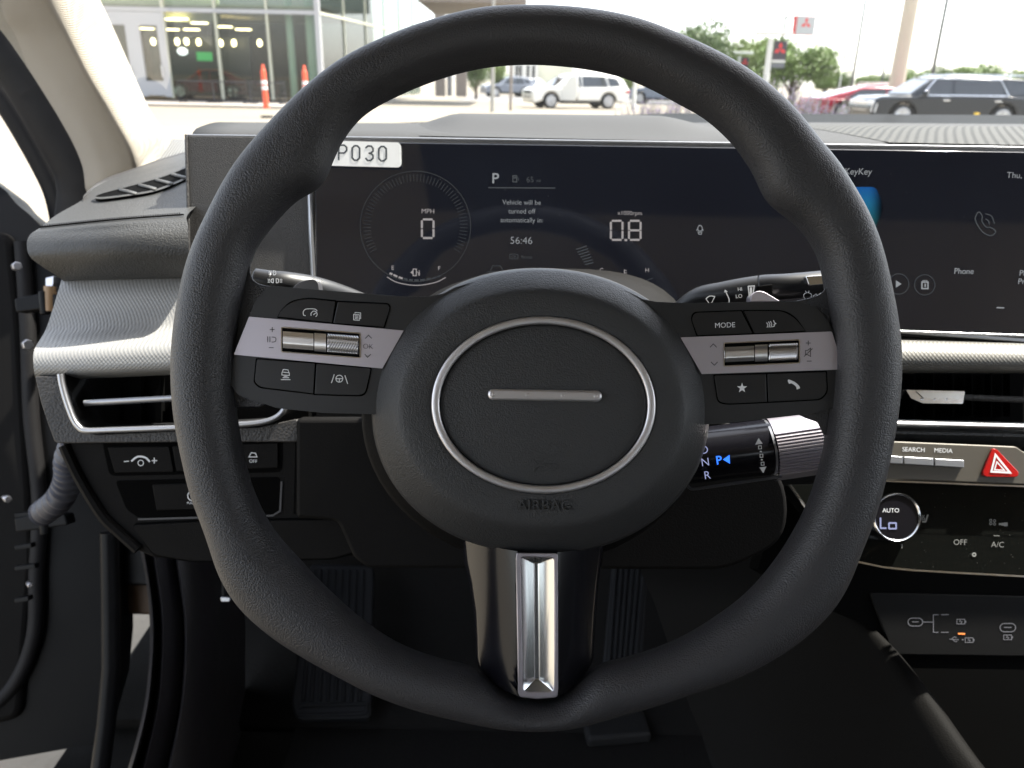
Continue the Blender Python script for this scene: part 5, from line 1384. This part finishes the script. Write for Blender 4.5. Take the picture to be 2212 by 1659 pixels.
m_ = hz(1146, 74.0)
make_car("parked_car", "pale silver car half hidden by the white SUV's nose", "car", m_, rad(250), pt("paint_silver", (.45,.46,.48)), L=4.3, H=1.5, wb=2.6, style='sedan')
m_ = hz(1432, 56.0)
make_car("parked_car", "slate blue SUV parked behind the tail of the white SUV", "car", m_, rad(160), pt("paint_slate", (.16,.19,.24)), L=4.5, H=1.65, wb=2.65)
m_ = hz(452, 45) + Vector((0,0,.05))
make_car("display_car", "dark maroon car on show inside the glass building", "car", m_, rad(185), maroon, L=4.6, H=1.5, wb=2.7, style='sedan')

# ---- far white building and fence line
wb_ = thing("white_building", "plain white building with small dark windows far behind the white SUV", "building", hz(1170, 85))
x0, x1 = hz(1098, 85).x, hz(1162, 85).x
mb = MB(); mb.box(((x0+x1)/2, 88, 2.6), (x1-x0, 6, 5.2)); mb.build("wall", mat("wall_white", (.75,.74,.70), .8), wb_)
x2 = hz(1232, 92).x
mb = MB(); mb.box(((x1+x2)/2, 92, 2.2), (x2-x1, 6, 4.4)); mb.build("wing", mat("wall_pale", (.55,.56,.48), .8), wb_)
for px in (1116, 1124, 1140, 1152):
    x = hz(px, 85).x; mb = MB(); mb.box((x, 84.98, 1.9), (.25, .1, 1.2)); mb.build("window", cglass, wb_)
# ---- trees
leafm = []
for nm, c in (("leaf_dark", (.09,.14,.04)), ("leaf_mid", (.13,.20,.045)), ("leaf_light", (.20,.26,.085))):
    m = mat(nm, c, .6, var=.35, vscale=1.5); leafm.append(m)
bark = mat("bark", (.10,.075,.055), .9)
def crown_mesh(name, seed, n, shape, leaf, m):
    rng = random.Random(seed); mb = MB()
    lob = [(rng.uniform(-.55,.55), rng.uniform(-.55,.55), rng.uniform(-.35,.45), rng.uniform(.35,.62)) for _ in range(14)]
    if shape == 'cone': lob = [(rng.uniform(-.5,.5)*(1-t*.85), rng.uniform(-.5,.5)*(1-t*.85), -.6+1.35*t, .52*(1-t*.62)) for t in [k/19 for k in range(20)]]
    k = 0
    while k < n:
        lx, ly, lz, lr = rng.choice(lob)
        v = Vector((rng.gauss(0,1), rng.gauss(0,1), rng.gauss(0,1))).normalized()*lr*rng.uniform(.55,1.05)
        p = Vector((lx, ly, lz)) + v
        a = Vector((rng.gauss(0,1), rng.gauss(0,1), rng.gauss(0,1))).normalized(); b = a.orthogonal().normalized(); s = leaf*rng.uniform(.6,1.3)
        c = a.cross(b)
        mb.add([p - b*s, p + c*s*.6, p + b*s, p - c*s*.6], [(0,1,2,3)]); k += 1
    o = mb.build(name, m, None, smooth=False); return o
protos = {}
def tree(label, px, py_top, py_bot, wpx, D, m=1, shape='round', name="tree", group="trees beyond the lot", trunk=True):
    h_top = zof(px, py_top, D); z0 = max(.3, zof(px, py_bot, D)); p = hz(px, D); z0 -= GZ; h_top -= GZ
    w = wpx*D/1822/2; hh = (h_top - z0)/2
    t = thing(name, label, "tree", p, group)
    key = (m, shape)
    if key not in protos: protos[key] = crown_mesh("crown", 10*m + len(shape), 8000, shape, .05, leafm[m]); o = protos[key]
    else: o = protos[key].copy(); COL.objects.link(o)
    o.parent = t; o.location = (0, 0, (z0 + h_top)/2); o.scale = (w/.95, w/.95, hh/.92); o.rotation_euler.z = px*.7
    q = MB().tube([(0,0,0),(.03*w,0,z0),(-.02*w,.0,(z0+h_top)/2)], [w*.09+.05, w*.07+.04, .03], 8)
    for k in range(4):
        a = k*1.6; q.tube([(0,0,z0*.8), (w*.5*math.cos(a), w*.5*math.sin(a), z0 + hh*.9)], [w*.04+.02, .015], 5)
    tr_ = q.build("trunk", bark, None); tr_.parent = t
    return t
tree("dark leafy tree just above the rim's upper right", 1510, 42, 205, 135, 62, 0)
tree("broad round green tree behind the lamp post with banner", 1712, 80, 200, 165, 58, 1)
tree("pale green tree left of and behind the banner lamp post", 1632, 66, 190, 120, 70, 2)
tree("light tree low behind the far lamp post", 1580, 112, 200, 80, 75, 2)
tree("small tree right of the broad round tree", 1783, 160, 200, 50, 90, 1)
tree("small narrow tree above the tail of the red sedan", 1816, 152, 200, 42, 90, 0)
tree("rounded bush-like tree above the red sedan's roof", 1868, 158, 200, 52, 80, 1)
tree("tree hugging the left of the thick beige pole", 1912, 158, 205, 44, 85, 0)
tree("leafy tree right of the thick beige pole", 1972, 146, 205, 70, 75, 1)
tree("green tree around the base of the tall dark pole", 2020, 142, 205, 70, 78, 0)
tree("wide tree above the roof of the black SUV", 2112, 132, 205, 120, 80, 1)
tree("tree at the frame's far right edge", 2200, 144, 210, 60, 80, 2)
tree("bright green tree between the columns and the white building", 1076, 120, 215, 46, 70, 2)
tree("green tree behind the tail of the white SUV", 1362, 150, 215, 50, 70, 2)
tree("dark green tree glimpsed beside the canopy column", 1028, 100, 215, 50, 60, 0)

# ---- lamp posts, poles, signs
dk = mat("pole_dark", (.06,.06,.055), .5); lt = mat("pole_pale", (.62,.62,.58), .5); bg_ = mat("pole_beige", (.50,.44,.34), .6, var=.06, vscale=2)
def pole(name, label, px, D, top, r, m, cat="pole", z0=0):
    p = hz(px, D); t = thing(name, label, cat, p); MB().tube([p, p + Vector((0,0,top))], [r, r*.75], 14).build("shaft", m, t, angle=60); return t, p
pole("light_pole", "thin dark pole rising out of frame above the red sedan", 1839, 52, 14, .085, dk)
t, p = pole("light_pole", "short dark lamp pole with a small head left of the beige pole", 1902, 75, zof(1921,60,75), .10, dk)
z_ = zof(1921,60,75); mb = MB(); mb.box((p.x, p.y, z_), (1.0,.3,.12)); mb.build("lamp_head", dk, t, bevel=.02)
pole("flag_pole", "thick beige pole rising behind the black SUV's bonnet", 1935, 37, 11, .34, bg_)
pole("light_pole", "dark pole rising out of frame above the black SUV windscreen", 2008, 48, 14, .10, dk)
pole("light_pole", "thin pale pole near the frame's right edge", 2176, 70, 8, .08, lt)
pole("light_pole", "slim short pale post above the red sedan's tail", 1813, 60, 2.3, .06, lt)
pole("light_pole", "slim pale pole behind the white SUV's tail", 1372, 42, 3.6, .10, lt)
pole("light_pole", "thin brown pole in front of the grey hatchback", 1104, 38, 4.2, .07, taupe)
pole("light_pole", "grey pole left of the grey hatchback beside the canopy", 1064, 36, 4.4, .09, mat("pole_mid", (.3,.29,.26), .5))
redl = mat("logo_red", (.65,.03,.03), .4); sgrey = mat("sign_grey", (.42,.42,.42), .4); sdark = mat("banner_dark", (.05,.04,.05), .6)
def three(mb, c, R, y):
    """three rhombi meeting in the middle"""
    for k in range(3):
        a = math.pi/2 + k*2*math.pi/3
        d = Vector((math.cos(a), 0, math.sin(a))); n_ = Vector((-math.sin(a), 0, math.cos(a)))
        v = [c, c + d*R*.5 + n_*R*.29, c + d*R, c + d*R*.5 - n_*R*.29]
        mb.add([Vector((q.x, y, q.z)) for q in v], [(0,1,2,3)])
    return mb
def lamp_banner(label, px, D, ptop, sc, arms, bpx):
    zt = zof(px + 14, ptop, D); t, p = pole("lamp_post", label, px, D, zt, .16*sc, lt, "lamp post")
    mb = MB(); mb.box((p.x + .1, p.y, zt), (arms, .35, .16)); mb.build("lamp_arm", lt, t, bevel=.03)
    w, h_ = .62*sc, .85*sc; c = Vector((p.x + .16 + w/2, p.y - .02, zt - .30 - h_/2))
    mb = MB(); mb.box(c, (w, .03, h_)); b_ = mb.build("banner", sdark, t)
    three(MB(), c + Vector((0,0,.05)), .30*sc, c.y - .025).build("emblem", redl, b_, smooth=False)
    mb = MB(); mb.box(c - Vector((0,0,h_/2+.04)), (w, .032, .10)); mb.build("banner_foot", lt, t)
    mb = MB(); mb.box(c - Vector((0,0,h_/2+.22)), (w, .03, .22)); mb.build("lower_banner", mat("banner_grey", (.13,.14,.15), .6), t)
lamp_banner("pale lamp post with dark banner and red three diamond emblem", 1653, 40, 72, 1.0, 1.7, 0)
lamp_banner("smaller distant lamp post with a dark banner", 1590, 62, 114, .9, 1.7, 0)
p = hz(1700, 62); zc = zof(1717, 55, 62)
t = thing("sign_board", "grey square sign with red three diamond emblem and red edge on dark post", "sign", p)
w = 44*62/1822; h_ = 40*62/1953
MB().tube([(p.x - w/2 + .02, p.y+.1, 0), (p.x - w/2 + .02, p.y+.1, zc + h_/2)], .09, 8).build("post", dk, t)
c = Vector((p.x + .62, p.y, zc)); Rz = Matrix.Rotation(rad(12), 3, 'Z')
mb = MB(); mb.box(c, (w, .5, h_), Rz); mb.build("sign_box", redl, t, bevel=.02)
mb = MB(); mb.box(c + Rz @ Vector((0,-.26,.0)), (w-.06, .03, h_-.06), Rz); f_ = mb.build("sign_face", sgrey, t)
mb = MB(); three(mb, Vector((0,0,.12)), .42, 0); mb.v = [tuple(c + Rz @ (Vector(v) + Vector((0,-.285,0)))) for v in mb.v]; mb.build("emblem", redl, f_, smooth=False)
for dz in (-.5, .5):
    MB().tube([(p.x - w/2, p.y+.05, zc + dz), (c.x - w/2 + .1, p.y, zc + dz)], .05, 6).build("bracket", dk, t)
# ---- yellow hydrant near the bonnet
p = hz(2121, 11.5)
t = thing("hydrant", "yellow fire hydrant standing just beyond the bonnet at right", "hydrant", p)
yl = mat("hydrant_yellow", (.75,.48,.02), .4)
prof_h = [(0,.11),(.05,.11),(.06,.08),(.42,.08),(.44,.11),(.50,.11),(.52,.095),(.60,.08),(.66,.04),(.68,.025),(.72,.025)]
MB().grid([[p + Vector((r*math.cos(a), r*math.sin(a), z)) for a in [2*math.pi*k/20 for k in range(20)]] for z, r in [(1.4*a_, 1.25*b_) for a_, b_ in prof_h]], cu=True, caps=True).build("barrel", yl, t, angle=40)
for s in (-1, 1): MB().tube([p + Vector((0,0,.56)), p + Vector((s*.19,0,.56))], .055, 10).build("nozzle", yl, t, bevel=.008)
# ---- lavender-like plants
stemm = mat("sage_stem", (.20,.22,.15), .8); flowm = mat("sage_flower", (.15,.105,.19), .8, var=.3, vscale=30)
def sage(px, D, hgt, seed, label, n=46):
    rng = random.Random(seed); p = hz(px, D); t = thing("sage_plant", label, "plant", p, "lavender coloured plants beyond the bonnet")
    st, fl = MB(), MB()
    for k in range(n):
        a = rng.uniform(0, 6.28); r = rng.uniform(0, .35); b = Vector((r*math.cos(a), r*math.sin(a), 0)); hh = hgt*rng.uniform(.65, 1.0)
        tip = b + Vector((math.cos(a)*rng.uniform(.05,.45), math.sin(a)*rng.uniform(.05,.3), hh))
        m1 = b.lerp(tip, .5)
        st.tube([b, m1, tip], [.008,.006,.003], 4)
        for i in range(16):
            q = b.lerp(tip, .45 + .55*i/15); s = .036*(1.15 - i/18)
            v = Vector((rng.gauss(0,1), rng.gauss(0,1), rng.gauss(0,.6))).normalized(); q2 = q + v*s*.8
            c_ = v.orthogonal().normalized()
            fl.add([q2 - c_*s, q2 + v*s, q2 + c_*s, q2 - v*s*.5], [(0,1,2,3)])
    o = st.build("stems", stemm, None, smooth=False); o.parent = t
    o = fl.build("flowers", flowm, None, smooth=False); o.parent = t
for i, (px, D, h_, lb_) in enumerate(((1418,12,1.16,"pale purple plant seen inside the rim beside the slate SUV"),(1462,12,1.12,"pale purple plant cut by the rim's inner edge"),(1615,12,1.30,"tall purple plant against the rim's outer edge"),(1650,12,1.46,"tallest purple plant, leaning spikes by the lamp post"),(1690,12.3,1.27,"purple plant right of the lamp post foot"),(1730,12.5,1.24,"purple plant left of the red sedan's tail"),(1758,12,1.16,"purple plant overlapping the red sedan's tail"))):
    sage(px, D, h_, 30+i, lb_, 110 if i < 7 else 24)
